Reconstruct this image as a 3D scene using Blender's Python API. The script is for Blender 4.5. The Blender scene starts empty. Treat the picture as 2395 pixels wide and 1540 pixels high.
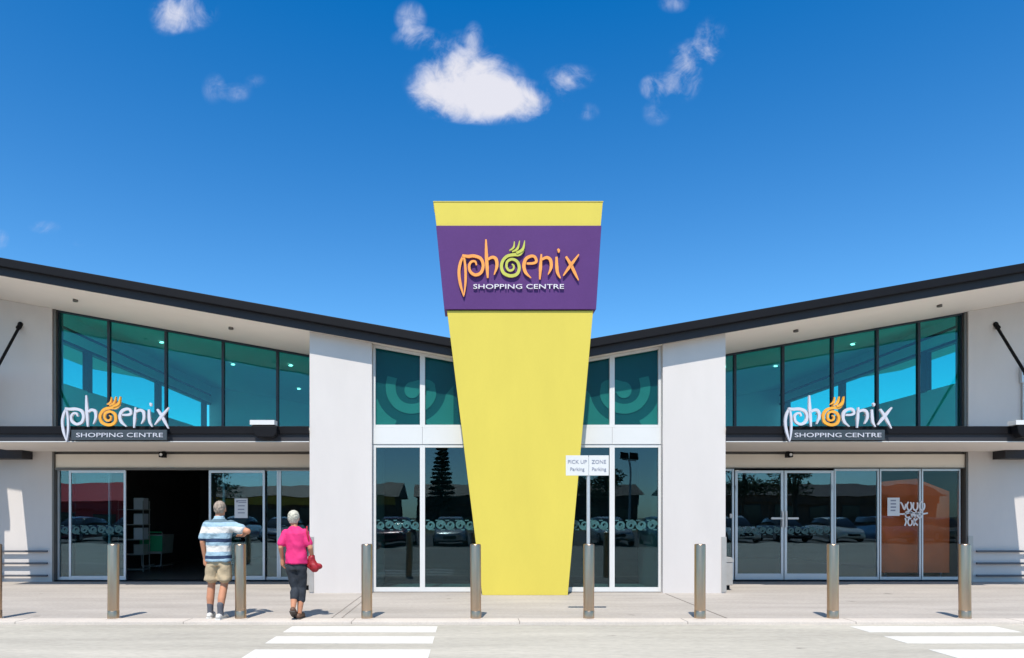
import bpy, bmesh, math, random
from mathutils import Vector, Matrix
random.seed(7)
R = math.radians
SC = bpy.context.scene
COL = SC.collection

# ------------------------------------------------------------------ camera
# Frontal camera at eye height with a rising lens shift; depth runs along +Y.
F, CX, CY, H = 1590.0, 1100.0, 1206.0, 1.52      # focal length and principal point in a 2395 px wide frame
cd = bpy.data.cameras.new('camera')
cam = bpy.data.objects.new('camera', cd); COL.objects.link(cam)
cam.location = (0, 0, H); cam.rotation_euler = (R(90), 0, 0)
cd.sensor_width = 36.0; cd.lens = 36.0 * F / 2395.0
cd.shift_x = (1197.5 - CX) / 2395.0
cd.shift_y = (CY - 770.0) / 2395.0
cd.clip_start = 0.05; cd.clip_end = 2000
SC.camera = cam

# ------------------------------------------------------------------ world
SUN_EL, SUN_AZ = 59.5, 189.7          # azimuth clockwise from +Y: behind the camera, slightly left
w = bpy.data.worlds.new('World'); SC.world = w; w.use_nodes = True
nt = w.node_tree; nt.nodes.clear()
N, L = nt.nodes, nt.links
def wn(t, **k):
    n = N.new(t)
    for a, b in k.items(): setattr(n, a, b)
    return n
def wmath(op, a, b=None, c=None, clamp=False):
    n = wn('ShaderNodeMath', operation=op); n.use_clamp = clamp
    for i, v in enumerate((a, b, c)):
        if v is None: continue
        if isinstance(v, (int, float)): n.inputs[i].default_value = v
        else: L.new(v, n.inputs[i])
    return n.outputs[0]
def wvec(op, a, b=None):
    n = wn('ShaderNodeVectorMath', operation=op)
    for i, v in enumerate((a, b)):
        if v is None: continue
        if isinstance(v, tuple): n.inputs[i].default_value = v
        else: L.new(v, n.inputs[i])
    return n
sky = wn('ShaderNodeTexSky', sky_type='NISHITA')
sky.sun_disc = False; sky.sun_elevation = R(SUN_EL); sky.sun_rotation = R(SUN_AZ)
sky.air_density = 0.7; sky.dust_density = 0.5; sky.ozone_density = 6.0; sky.altitude = 0
grade = wvec('SUBTRACT', wvec('MULTIPLY', sky.outputs[0], (.96, 1.17, .99)).outputs[0], (.49, .50, 0.0))
grade = wvec('MAXIMUM', grade.outputs[0], (0.0, 0.0, 0.0))
bg = wn('ShaderNodeBackground'); bg.inputs['Strength'].default_value = 0.15
L.new(grade.outputs[0], bg.inputs['Color'])
tc = wn('ShaderNodeTexCoord')
sep = wn('ShaderNodeSeparateXYZ'); L.new(tc.outputs['Generated'], sep.inputs[0])
ya = wmath('MAXIMUM', wmath('ABSOLUTE', sep.outputs['Y']), 0.02)
u = wmath('DIVIDE', sep.outputs['X'], ya); v = wmath('DIVIDE', sep.outputs['Z'], ya)
cmb = wn('ShaderNodeCombineXYZ'); L.new(u, cmb.inputs[0]); L.new(v, cmb.inputs[1])
# small fair-weather cumulus: (azimuth offset, height, half width, half height, weight) on the sky
CL = [(1095, 200, 120, 75, 1.0), (1140, 235, 155, 50, .95), (1085, 140, 80, 60, .5), (1108, 88, 22, 34, .42), (1215, 245, 75, 35, .6),
      (1010, 195, 60, 45, .4),
      (978, 90, 55, 26, .42), (960, 42, 34, 36, .42), (430, 28, 72, 44, .62), (395, 45, 40, 36, .42),
      (1335, 180, 58, 28, .44), (1318, 205, 26, 34, .36), (1375, 262, 28, 20, .3),
      (1545, 205, 44, 32, .62), (1600, 185, 40, 48, .66), (1620, 130, 48, 36, .58), (1665, 90, 36, 46, .48), (1535, 265, 30, 28, .3),
      (1575, 5, 34, 24, .4), (500, 208, 26, 34, .29), (552, 218, 36, 22, .30), (600, 190, 26, 16, .2), (105, 532, 34, 15, .36), (185, 568, 16, 10, .25),
      (0, 560, 20, 22, .3)]
tot = None
for (px, py, rx, ry, wt) in CL:
    c = ((px - CX) / F, (CY - py) / F, 0.0)
    d = wvec('SUBTRACT', cmb.outputs[0], c).outputs[0]
    d = wvec('DIVIDE', d, (1.25 * rx / F, 1.25 * ry / F, 1.0)).outputs[0]
    q = wvec('DOT_PRODUCT', d, d)
    s = wmath('MULTIPLY', wmath('MAXIMUM', wmath('SUBTRACT', 1.0, q.outputs['Value']), 0.0), wt)
    tot = s if tot is None else wmath('ADD', tot, s)
def wnoise(scale, detail, rough, off=0.0):
    m = wvec('ADD', cmb.outputs[0], (off, off * .7, off * .3))
    n = wn('ShaderNodeTexNoise'); n.inputs['Scale'].default_value = scale; n.inputs['Detail'].default_value = detail
    n.inputs['Roughness'].default_value = rough; n.inputs['Distortion'].default_value = 0.9
    L.new(m.outputs[0], n.inputs['Vector']); return n.outputs['Fac']
n1 = wnoise(13, 9, .62); n2 = wnoise(38, 8, .64, 3.1)
nn = wmath('ADD', wmath('MULTIPLY', wmath('SUBTRACT', n1, .5), 2.6), wmath('MULTIPLY', wmath('SUBTRACT', n2, .5), 1.2))
amp = wmath('MULTIPLY', tot, 3.0, clamp=True)
den = wmath('ADD', tot, wmath('MULTIPLY', nn, amp))
mr = wn('ShaderNodeMapRange'); mr.interpolation_type = 'SMOOTHSTEP'
mr.inputs['From Min'].default_value = -.02; mr.inputs['From Max'].default_value = 1.55
mr.inputs['To Max'].default_value = .97
L.new(den, mr.inputs['Value'])
ccol = wn('ShaderNodeMix', data_type='RGBA'); L.new(wmath('ADD', wmath('MULTIPLY', tot, .85), wmath('MULTIPLY', wmath('SUBTRACT', n1, .5), .9), clamp=True), ccol.inputs['Factor'])
ccol.inputs[6].default_value = (.29, .36, .55, 1); ccol.inputs[7].default_value = (.50, .50, .55, 1)
bgc = wn('ShaderNodeBackground'); bgc.inputs['Strength'].default_value = 1.0
L.new(ccol.outputs[2], bgc.inputs['Color'])
mx = wn('ShaderNodeMixShader'); L.new(mr.outputs[0], mx.inputs[0]); L.new(bg.outputs[0], mx.inputs[1]); L.new(bgc.outputs[0], mx.inputs[2])
out = wn('ShaderNodeOutputWorld'); L.new(mx.outputs[0], out.inputs[0])

sd = bpy.data.lights.new('sun', 'SUN'); sd.energy = 3.75; sd.angle = R(0.5); sd.color = (1.0, .93, .82)
sun = bpy.data.objects.new('sun', sd); COL.objects.link(sun)
az, el = R(SUN_AZ), R(SUN_EL)
tosun = Vector((math.sin(az) * math.cos(el), math.cos(az) * math.cos(el), math.sin(el)))
sun.rotation_euler = tosun.to_track_quat('Z', 'Y').to_euler(); sun.location = tosun * 60

vs = SC.view_settings
vs.view_transform = 'Standard'; vs.look = 'None'; vs.exposure = 0.7; vs.gamma = 1.0; vs.use_curve_mapping = False
SC.cycles.max_bounces = 10; SC.cycles.transparent_max_bounces = 16; SC.cycles.glossy_bounces = 4; SC.cycles.diffuse_bounces = 5
SC.cycles.caustics_reflective = False; SC.cycles.caustics_refractive = False

# ------------------------------------------------------------------ materials
def pmat(name, col, rough=.6, metal=0.0, var=.07, scale=2.0, stretch=(1, 1, 1), bump=0.0, bscale=60, tint=None, spec=.5, fine=0.0, fscale=90, coat=0, spots=0.0):
    m = bpy.data.materials.new(name); m.use_nodes = True
    t = m.node_tree; b = t.nodes['Principled BSDF']
    b.inputs['Roughness'].default_value = rough; b.inputs['Metallic'].default_value = metal
    b.inputs['Specular IOR Level'].default_value = spec
    if coat: b.inputs['Coat Weight'].default_value = coat
    tx = t.nodes.new('ShaderNodeTexCoord'); mp = t.nodes.new('ShaderNodeMapping'); mp.inputs['Scale'].default_value = stretch
    t.links.new(tx.outputs['Object'], mp.inputs[0])
    no = t.nodes.new('ShaderNodeTexNoise'); no.inputs['Scale'].default_value = scale; no.inputs['Detail'].default_value = 7; no.inputs['Roughness'].default_value = .62
    t.links.new(mp.outputs[0], no.inputs['Vector'])
    r = t.nodes.new('ShaderNodeMapRange'); r.inputs['From Min'].default_value = .3; r.inputs['From Max'].default_value = .7
    t.links.new(no.outputs['Fac'], r.inputs['Value'])
    mixn = t.nodes.new('ShaderNodeMix'); mixn.data_type = 'RGBA'
    c2 = tint or tuple(min(1, c * (1 + var)) for c in col)
    mixn.inputs[6].default_value = tuple(c * (1 - var) for c in col) + (1,)
    mixn.inputs[7].default_value = tuple(c2) + (1,)
    t.links.new(r.outputs[0], mixn.inputs['Factor'])
    outc = mixn.outputs[2]
    if fine:
        f = t.nodes.new('ShaderNodeTexNoise'); f.inputs['Scale'].default_value = fscale; f.inputs['Detail'].default_value = 3
        t.links.new(mp.outputs[0], f.inputs['Vector'])
        fr = t.nodes.new('ShaderNodeMapRange'); fr.inputs['From Min'].default_value = .3; fr.inputs['From Max'].default_value = .7
        fr.inputs['To Min'].default_value = 1 - fine; fr.inputs['To Max'].default_value = 1 + fine
        t.links.new(f.outputs['Fac'], fr.inputs['Value'])
        mu = t.nodes.new('ShaderNodeVectorMath'); mu.operation = 'SCALE'
        t.links.new(outc, mu.inputs[0]); t.links.new(fr.outputs[0], mu.inputs['Scale']); outc = mu.outputs[0]
    if spots:                                    # scattered gum, oil and damp marks
        for sc_, th, amt in ((1.1, .10, spots), (.33, .20, spots * .55)):
            vo = t.nodes.new('ShaderNodeTexVoronoi'); vo.inputs['Scale'].default_value = sc_; vo.inputs['Randomness'].default_value = 1.0
            wd_ = t.nodes.new('ShaderNodeVectorMath'); wd_.operation = 'ADD'; t.links.new(tx.outputs['Object'], wd_.inputs[0])
            wn_ = t.nodes.new('ShaderNodeTexNoise'); wn_.inputs['Scale'].default_value = 5; t.links.new(tx.outputs['Object'], wn_.inputs['Vector'])
            ws_ = t.nodes.new('ShaderNodeVectorMath'); ws_.operation = 'SCALE'; ws_.inputs['Scale'].default_value = .28; t.links.new(wn_.outputs['Color'], ws_.inputs[0]); t.links.new(ws_.outputs[0], wd_.inputs[1])
            t.links.new(wd_.outputs[0], vo.inputs['Vector'])
            vr = t.nodes.new('ShaderNodeMapRange'); vr.interpolation_type = 'SMOOTHSTEP'; vr.inputs['From Min'].default_value = th * .3; vr.inputs['From Max'].default_value = th
            vr.inputs['To Min'].default_value = 1 - amt; vr.inputs['To Max'].default_value = 1.0; t.links.new(vo.outputs['Distance'], vr.inputs['Value'])
            m2_ = t.nodes.new('ShaderNodeVectorMath'); m2_.operation = 'SCALE'; t.links.new(outc, m2_.inputs[0]); t.links.new(vr.outputs[0], m2_.inputs['Scale']); outc = m2_.outputs[0]
    t.links.new(outc, b.inputs['Base Color'])
    if bump:
        bn = t.nodes.new('ShaderNodeTexNoise'); bn.inputs['Scale'].default_value = bscale; bn.inputs['Detail'].default_value = 4
        t.links.new(mp.outputs[0], bn.inputs['Vector'])
        bu = t.nodes.new('ShaderNodeBump'); bu.inputs['Strength'].default_value = bump; bu.inputs['Distance'].default_value = .01
        t.links.new(bn.outputs['Fac'], bu.inputs['Height']); t.links.new(bu.outputs[0], b.inputs['Normal'])
    return m
def glass(name, tint, f0=.05, rough=0.0):
    m = bpy.data.materials.new(name); m.use_nodes = True
    t = m.node_tree; t.nodes.clear(); n = t.nodes.new; l = t.links.new
    tr = n('ShaderNodeBsdfTransparent'); tr.inputs[0].default_value = tuple(tint) + (1,)
    gl = n('ShaderNodeBsdfGlossy'); gl.inputs['Roughness'].default_value = rough; gl.inputs[0].default_value = (.72, .90, 1, 1)
    # slight float-glass waviness so reflections are not mirror perfect
    tx = n('ShaderNodeTexCoord'); no = n('ShaderNodeTexNoise'); no.inputs['Scale'].default_value = 1.3; no.inputs['Detail'].default_value = 1
    l(tx.outputs['Object'], no.inputs['Vector'])
    bu = n('ShaderNodeBump'); bu.inputs['Strength'].default_value = .09; bu.inputs['Distance'].default_value = .02
    l(no.outputs['Fac'], bu.inputs['Height']); l(bu.outputs[0], gl.inputs['Normal'])
    lw = n('ShaderNodeLayerWeight'); lw.inputs['Blend'].default_value = .5
    p = n('ShaderNodeMath'); p.operation = 'POWER'; l(lw.outputs['Facing'], p.inputs[0]); p.inputs[1].default_value = 5
    a = n('ShaderNodeMath'); a.operation = 'MULTIPLY_ADD'; l(p.outputs[0], a.inputs[0]); a.inputs[1].default_value = 1 - f0; a.inputs[2].default_value = f0
    mi = n('ShaderNodeMixShader'); l(a.outputs[0], mi.inputs[0]); l(tr.outputs[0], mi.inputs[1]); l(gl.outputs[0], mi.inputs[2])
    o = n('ShaderNodeOutputMaterial'); l(mi.outputs[0], o.inputs[0])
    return m
def emit(name, col, s):
    m = bpy.data.materials.new(name); m.use_nodes = True; b = m.node_tree.nodes['Principled BSDF']
    b.inputs['Base Color'].default_value = tuple(col) + (1,); b.inputs['Emission Color'].default_value = tuple(col) + (1,); b.inputs['Emission Strength'].default_value = s
    return m

M = {}
M['render'] = pmat('painted_render', (.560, .525, .510), .75, var=.045, scale=.9, stretch=(1, 1, .35), bump=.12, bscale=140, fine=.012)
M['soffit'] = pmat('soffit_paint', (.77, .715, .66), .7, var=.03, scale=.7)
M['bulkhead'] = pmat('bulkhead_paint', (.78, .71, .62), .7, var=.03, scale=.8)
M['yellow'] = pmat('yellow_render', (.58, .478, .080), .7, spec=.25, var=.045, scale=1.1, stretch=(1, 1, .3), bump=.08, bscale=150, fine=.012)
M['purple'] = pmat('purple_panel', (.090, .036, .150), .75, spec=.15, var=.06, scale=1.2, fine=.04, fscale=40)
M['orange'] = pmat('orange_letter', (.78, .30, .06), .35, var=.12, scale=4)
M['lime'] = pmat('lime_letter', (.46, .46, .07), .35, var=.1, scale=4)
M['white_letter'] = pmat('white_letter', (.66, .64, .66), .4, var=.04)
M['silver_letter'] = pmat('silver_letter', (.50, .50, .56), .35, var=.06)
M['amber'] = pmat('amber_letter', (.72, .33, .03), .35, var=.12, scale=5)
M['navy_return'] = pmat('dark_letter_side', (.05, .03, .03), .6)
M['slate_panel'] = pmat('slate_panel', (.035, .045, .055), .5, var=.1)
M['black_metal'] = pmat('black_gutter', (.006, .006, .008), .6, var=.15, scale=.8, spec=.15)
M['charcoal'] = pmat('charcoal_fascia', (.030, .030, .036), .6, var=.1, scale=.9, spec=.25)
M['navy_frame'] = pmat('navy_frame', (.012, .018, .03), .4)
M['bronze_frame'] = pmat('bronze_frame', (.13, .12, .11), .4, metal=.3)
M['white_frame'] = pmat('white_frame', (.60, .60, .60), .4, var=.02)
M['silver_frame'] = pmat('anodised_frame', (.55, .57, .60), .35, metal=.55, var=.04)
M['steel'] = pmat('brushed_steel', (.50, .35, .24), .33, metal=1.0, var=.14, scale=7, stretch=(1, 1, .12), bump=.05, bscale=200)
M['steel_grey'] = pmat('grey_steel', (.42, .40, .38), .45, metal=.5, var=.1, scale=4)
M['pave'] = pmat('concrete_pavement', (.365, .332, .302), .85, var=.19, scale=.75, stretch=(.5, 2.4, 1), spots=.34, tint=(.40, .365, .335), bump=.3, bscale=50, fine=.15, fscale=30)
M['kerb'] = pmat('kerb_concrete', (.51, .46, .415), .85, var=.08, scale=1.4, fine=.06, fscale=30, bump=.2, bscale=60)
M['road'] = pmat('pale_road', (.385, .36, .31), .88, var=.20, scale=.55, stretch=(.3, 2.2, 1), spots=.32, bump=.35, bscale=60, fine=.15, fscale=36)
M['tar'] = pmat('car_park_tarmac', (.12, .12, .12), .9, var=.15, scale=.3, fine=.1)
M['grass'] = pmat('dry_ground', (.16, .15, .09), .95, var=.3, scale=.08)
M['paint'] = pmat('road_paint', (.60, .585, .55), .6, var=.05, scale=1.6, fine=.07, fscale=28)
M['dark'] = pmat('dark_slot', (.03, .03, .03), .8)
M['joint'] = pmat('joint_filler', (.16, .14, .125), .9)
M['t_up'] = glass('teal_glass', (.40, .91, .89), .045)
M['t_low'] = glass('grey_green_glass', (.55, .70, .72), .09)
M['t_mid'] = glass('dark_green_glass', (.42, .60, .62), .055)
M['t_clear'] = glass('clear_glass', (.88, .93, .93), .022)
M['t_film'] = glass('film_glass', (.93, .96, .96), .008)
M['film_dark'] = pmat('dark_teal_film', (.0005, .062, .068), .6, spec=.1, var=.1, scale=1.4)
M['film_light'] = pmat('pale_teal_film', (.013, .155, .135), .6, spec=.1, var=.08, scale=1.4)
M['decal'] = pmat('frosted_decal', (.022, .085, .09), .5, var=.45, scale=14)
M['decal_dim'] = pmat('dim_frosted_decal', (.02, .07, .075), .5, var=.35, scale=9)
M['int_white'] = pmat('interior_white', (.78, .80, .78), .7, var=.03)
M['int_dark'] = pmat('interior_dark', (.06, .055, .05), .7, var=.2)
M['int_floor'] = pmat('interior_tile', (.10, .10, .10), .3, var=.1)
M['hoard'] = pmat('orange_board', (.52, .085, .006), .6, var=.2, scale=1.5)
M['paper'] = pmat('paper', (.60, .62, .66), .7, var=.02)
M['ink'] = pmat('ink', (.20, .22, .30), .7)
M['sign_white'] = pmat('sign_white', (.60, .60, .60), .4, var=.03)
M['galv'] = pmat('galvanised_post', (.52, .54, .55), .45, metal=.6, var=.08, scale=5)
M['lamp'] = emit('lit_lamp', (1, .97, .9), 2.2)
M['lens'] = pmat('lamp_lens', (.75, .77, .78), .2)
M['rail'] = pmat('dark_rail', (.075, .08, .10), .5)
M['skin'] = pmat('skin', (.47, .215, .125), .55, var=.07, scale=8, spec=.35)
M['hair_m'] = pmat('grey_fair_hair', (.27, .215, .17), .7, var=.4, scale=40, stretch=(1, 1, .3), bump=.4, bscale=90)
M['hair_w'] = pmat('silver_blonde_hair', (.44, .42, .35), .7, var=.4, scale=40, stretch=(1, 1, .3), bump=.4, bscale=90)
M['khaki'] = pmat('khaki_cotton', (.40, .315, .205), .85, var=.10, scale=9, bump=1.0, bscale=16)
M['pink'] = pmat('pink_cotton', (.62, .018, .15), .8, var=.16, scale=8, bump=1.0, bscale=13)
M['denim'] = pmat('navy_cotton', (.014, .019, .028), .85, var=.35, scale=12, bump=1.0, bscale=16)
M['sock'] = pmat('grey_sock', (.085, .09, .11), .9)
M['shoe'] = pmat('white_shoe', (.58, .57, .55), .6, var=.06, scale=12)
M['sole'] = pmat('dark_sole', (.06, .05, .045), .8)
M['sandal'] = pmat('brown_sandal', (.10, .05, .03), .6)
M['redbag'] = pmat('red_bag', (.28, .006, .014), .5, var=.25, scale=14, bump=.5, bscale=22)
M['eye'] = pmat('eye', (.05, .04, .04), .3)
M['lips'] = pmat('lips', (.45, .16, .13), .5)
M['bark'] = pmat('bark', (.11, .08, .055), .9, var=.3, scale=6, stretch=(1, 1, .2), bump=.5)
M['leaf'] = pmat('leaf', (.055, .085, .03), .7, var=.5, scale=.9)
M['pine'] = pmat('pine_leaf', (.022, .045, .022), .7, var=.4, scale=.9)
M['tyre'] = pmat('tyre', (.02, .02, .02), .8)
M['rim'] = pmat('rim', (.5, .5, .52), .35, metal=.8)
M['carglass'] = pmat('car_glass', (.02, .025, .03), .06)
M['tail'] = pmat('tail_light', (.4, .02, .02), .25)
M['brick'] = pmat('brown_brick', (.19, .11, .075), .85, var=.2, scale=3, stretch=(1, 1, 3))
M['roofbrown'] = pmat('roof_sheet', (.11, .085, .07), .6, var=.2, scale=1)
M['redsign'] = pmat('red_cladding', (.70, .035, .05), .5, var=.1)
M['yellowsign'] = pmat('yellow_cladding', (.75, .45, .05), .5)
M['gloss_green'] = pmat('green_panel', (.02, .34, .14), .4, var=.1)
def striped():
    m = bpy.data.materials.new('striped_polo'); m.use_nodes = True; t = m.node_tree; b = t.nodes['Principled BSDF']; b.inputs['Roughness'].default_value = .85
    tx = t.nodes.new('ShaderNodeTexCoord'); s = t.nodes.new('ShaderNodeSeparateXYZ'); t.links.new(tx.outputs['Object'], s.inputs[0])
    no = t.nodes.new('ShaderNodeTexNoise'); no.inputs['Scale'].default_value = 5; t.links.new(tx.outputs['Object'], no.inputs['Vector'])
    a = t.nodes.new('ShaderNodeMath'); a.operation = 'MULTIPLY_ADD'; t.links.new(no.outputs['Fac'], a.inputs[0]); a.inputs[1].default_value = .03; a.inputs[2].default_value = -.015
    ad = t.nodes.new('ShaderNodeMath'); ad.operation = 'ADD'; t.links.new(s.outputs['Z'], ad.inputs[0]); t.links.new(a.outputs[0], ad.inputs[1])
    mr = t.nodes.new('ShaderNodeMapRange'); mr.inputs['From Min'].default_value = .8; mr.inputs['From Max'].default_value = 1.5; t.links.new(ad.outputs[0], mr.inputs['Value'])
    r = t.nodes.new('ShaderNodeValToRGB'); r.color_ramp.interpolation = 'CONSTANT'
    e = r.color_ramp.elements
    W, B_, Nv, T_ = (.60, .59, .57, 1), (.28, .41, .50, 1), (.012, .03, .08, 1), (.10, .16, .20, 1)
    seq = [(0, B_), (.12, Nv), (.19, B_), (.27, W), (.40, B_), (.47, Nv), (.55, B_), (.66, W), (.79, B_), (.88, T_), (.95, B_)]
    e[0].position, e[0].color = seq[0]; e[1].position, e[1].color = seq[1]
    for p, c in seq[2:]:
        q = e.new(p); q.color = c
    t.links.new(mr.outputs[0], r.inputs[0]); t.links.new(r.outputs[0], b.inputs['Base Color'])
    bn = t.nodes.new('ShaderNodeTexNoise'); bn.inputs['Scale'].default_value = 14; t.links.new(tx.outputs['Object'], bn.inputs['Vector'])
    bu = t.nodes.new('ShaderNodeBump'); bu.inputs['Strength'].default_value = .8; bu.inputs['Distance'].default_value = .03
    t.links.new(bn.outputs['Fac'], bu.inputs['Height']); t.links.new(bu.outputs[0], b.inputs['Normal'])
    return m
M['polo'] = striped()

# ------------------------------------------------------------------ mesh helpers
class MB:
    def __init__(s): s.v = []; s.f = []
    def add(s, vs_, fs):
        n = len(s.v); s.v += [tuple(p) for p in vs_]; s.f += [tuple(i + n for i in f) for f in fs]; return s
    def box(s, x0, x1, y0, y1, z0, z1):
        return s.add([(x0, y0, z0), (x1, y0, z0), (x1, y1, z0), (x0, y1, z0), (x0, y0, z1), (x1, y0, z1), (x1, y1, z1), (x0, y1, z1)],
                     [(0, 3, 2, 1), (4, 5, 6, 7), (0, 1, 5, 4), (1, 2, 6, 5), (2, 3, 7, 6), (3, 0, 4, 7)])
    def prism(s, poly, a0, a1, ax='y'):
        n = len(poly)
        def pt(p, a): return {'y': (p[0], a, p[1]), 'z': (p[0], p[1], a), 'x': (a, p[0], p[1])}[ax]
        vs_ = [pt(p, a0) for p in poly] + [pt(p, a1) for p in poly]
        fs = [tuple(range(n))[::-1], tuple(range(n, 2 * n))] + [(i, (i + 1) % n, (i + 1) % n + n, i + n) for i in range(n)]
        return s.add(vs_, fs)
    def tube(s, pts, rad, n=10, cap=True):
        pts = [Vector(p) for p in pts]; m = len(pts)
        rr = rad if isinstance(rad, (list, tuple)) else [rad] * m
        rings = []
        up = None
        for i, p in enumerate(pts):
            t = (pts[min(i + 1, m - 1)] - pts[max(i - 1, 0)]).normalized()
            if up is None:
                up = Vector((0, 0, 1)) if abs(t.z) < .9 else Vector((1, 0, 0))
            a = (up - t * up.dot(t)).normalized(); b = t.cross(a); up = a
            rings.append([p + (a * math.cos(2 * math.pi * k / n) + b * math.sin(2 * math.pi * k / n)) * rr[i] for k in range(n)])
        vs_ = [q for r_ in rings for q in r_]; fs = []
        for i in range(m - 1):
            for k in range(n):
                fs.append((i * n + k, i * n + (k + 1) % n, (i + 1) * n + (k + 1) % n, (i + 1) * n + k))
        if cap: fs += [tuple(range(n))[::-1], tuple(range((m - 1) * n, m * n))]
        return s.add(vs_, fs)
    def lathe(s, prof, c=(0, 0, 0), n=24, axis='z'):
        vs_ = []; fs = []; m = len(prof)
        for (r_, z) in prof:
            for k in range(n):
                a = 2 * math.pi * k / n
                if axis == 'z': vs_.append((c[0] + r_ * math.cos(a), c[1] + r_ * math.sin(a), c[2] + z))
                elif axis == 'x': vs_.append((c[0] + z, c[1] + r_ * math.cos(a), c[2] + r_ * math.sin(a)))
                else: vs_.append((c[0] + r_ * math.cos(a), c[1] + z, c[2] + r_ * math.sin(a)))
        for i in range(m - 1):
            for k in range(n): fs.append((i * n + k, i * n + (k + 1) % n, (i + 1) * n + (k + 1) % n, (i + 1) * n + k))
        fs += [tuple(range(n))[::-1], tuple(range((m - 1) * n, m * n))]
        return s.add(vs_, fs)
    def ell(s, c, r_, nu=14, nv=9):
        prof = []
        vs_ = [(c[0], c[1], c[2] - r_[2])]; fs = []
        for j in range(1, nv):
            t = -math.pi / 2 + math.pi * j / nv
            for k in range(nu):
                a = 2 * math.pi * k / nu
                vs_.append((c[0] + r_[0] * math.cos(t) * math.cos(a), c[1] + r_[1] * math.cos(t) * math.sin(a), c[2] + r_[2] * math.sin(t)))
        vs_.append((c[0], c[1], c[2] + r_[2])); top = len(vs_) - 1
        for k in range(nu):
            fs.append((0, 1 + (k + 1) % nu, 1 + k))
            for j in range(nv - 2):
                a = 1 + j * nu; fs.append((a + k, a + (k + 1) % nu, a + nu + (k + 1) % nu, a + nu + k))
            a = 1 + (nv - 2) * nu; fs.append((a + k, a + (k + 1) % nu, top))
        return s.add(vs_, fs)
    def loft(s, secs, n=20):                     # horizontal ellipses (cx, cy, z, rx, ry)
        vs_ = []; fs = []; m = len(secs)
        for (cx, cy, z, rx, ry) in secs:
            for k in range(n):
                a = 2 * math.pi * k / n; vs_.append((cx + rx * math.cos(a), cy + ry * math.sin(a), z))
        for i in range(m - 1):
            for k in range(n): fs.append((i * n + k, i * n + (k + 1) % n, (i + 1) * n + (k + 1) % n, (i + 1) * n + k))
        fs += [tuple(range(n))[::-1], tuple(range((m - 1) * n, m * n))]
        return s.add(vs_, fs)
    def limb(s, pts, rad, n=14):
        s.tube(pts, rad, n)
        rr = rad if isinstance(rad, (list, tuple)) else [rad] * len(pts)
        for p, r_ in zip(pts, rr): s.ell(p, (r_, r_, r_), n, 8)
        return s
    def stroke(s, pts, wid, y0, y1):             # ribbon drawn in the XZ plane, thick along Y
        pts = [Vector((p[0], p[1])) for p in pts]; m = len(pts)
        left, right = [], []
        for i, p in enumerate(pts):
            t = (pts[min(i + 1, m - 1)] - pts[max(i - 1, 0)]).normalized(); nrm = Vector((-t.y, t.x)); h_ = wid[i] / 2
            left.append(p + nrm * h_); right.append(p - nrm * h_)
        vs_ = []
        for y in (y0, y1):
            for q in left: vs_.append((q.x, y, q.y))
            for q in right: vs_.append((q.x, y, q.y))
        fs = []; o = 2 * m
        for i in range(m - 1):
            fs += [(i, i + 1, m + i + 1, m + i), (o + i, o + m + i, o + m + i + 1, o + i + 1),
                   (i, o + i, o + i + 1, i + 1), (m + i, m + i + 1, o + m + i + 1, o + m + i)]
        fs += [(0, m, o + m, o), (m - 1, o + m - 1, o + 2 * m - 1, 2 * m - 1)]
        return s.add(vs_, fs)
    def mesh(s, name, bevel=0.0, smooth=False, seg=2):
        me = bpy.data.meshes.new(name); me.from_pydata(s.v, [], s.f)
        bm = bmesh.new(); bm.from_mesh(me)
        bmesh.ops.recalc_face_normals(bm, faces=bm.faces)
        if bevel:
            ed = [e for e in bm.edges if len(e.link_faces) == 2 and e.calc_face_angle(0) > R(28)]
            bmesh.ops.bevel(bm, geom=ed, offset=bevel, segments=seg, affect='EDGES', profile=.6, clamp_overlap=True)
        bm.to_mesh(me); bm.free()
        if smooth:
            for p in me.polygons: p.use_smooth = True
            if smooth != 'all': me.set_sharp_from_angle(angle=R(40))
        return me

def obj(name, me, mat, parent=None, local=False):
    o = bpy.data.objects.new(name, me)
    if mat is not None: me.materials.append(M[mat] if isinstance(mat, str) else mat)
    COL.objects.link(o)
    if parent is not None:
        o.parent = parent
        if not local and parent.parent is None: o.location = -Vector(parent.location)
    return o
def tag(o, label, cat, group=None):
    o['label'] = label; o['category'] = cat
    if group: o['group'] = group
    return o
def thing(name, loc, label, cat, group=None):
    o = bpy.data.objects.new(name, None); COL.objects.link(o); o.location = loc; o.empty_display_size = .2
    return tag(o, label, cat, group)
def box(name, b, mat, parent=None, bevel=0.0, local=False): return obj(name, MB().box(*b).mesh(name, bevel), mat, parent, local)
def struct(name, me, mat):
    o = obj(name, me, mat); o['kind'] = 'structure'; return o
def X(px, d): return (px - CX) * d / F
def Z(py, d): return H + (CY - py) * d / F
def smooth_pts(pts, n=6):                        # Catmull-Rom through the points
    P = [Vector(p) for p in pts]; out_ = []
    for i in range(len(P) - 1):
        p0, p1, p2, p3 = P[max(i - 1, 0)], P[i], P[i + 1], P[min(i + 2, len(P) - 1)]
        for k in range(n):
            t = k / n
            out_.append(.5 * ((2 * p1) + (p2 - p0) * t + (2 * p0 - 5 * p1 + 4 * p2 - p3) * t * t + (3 * p1 - p0 - 3 * p2 + p3) * t ** 3))
    out_.append(P[-1]); return out_
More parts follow.
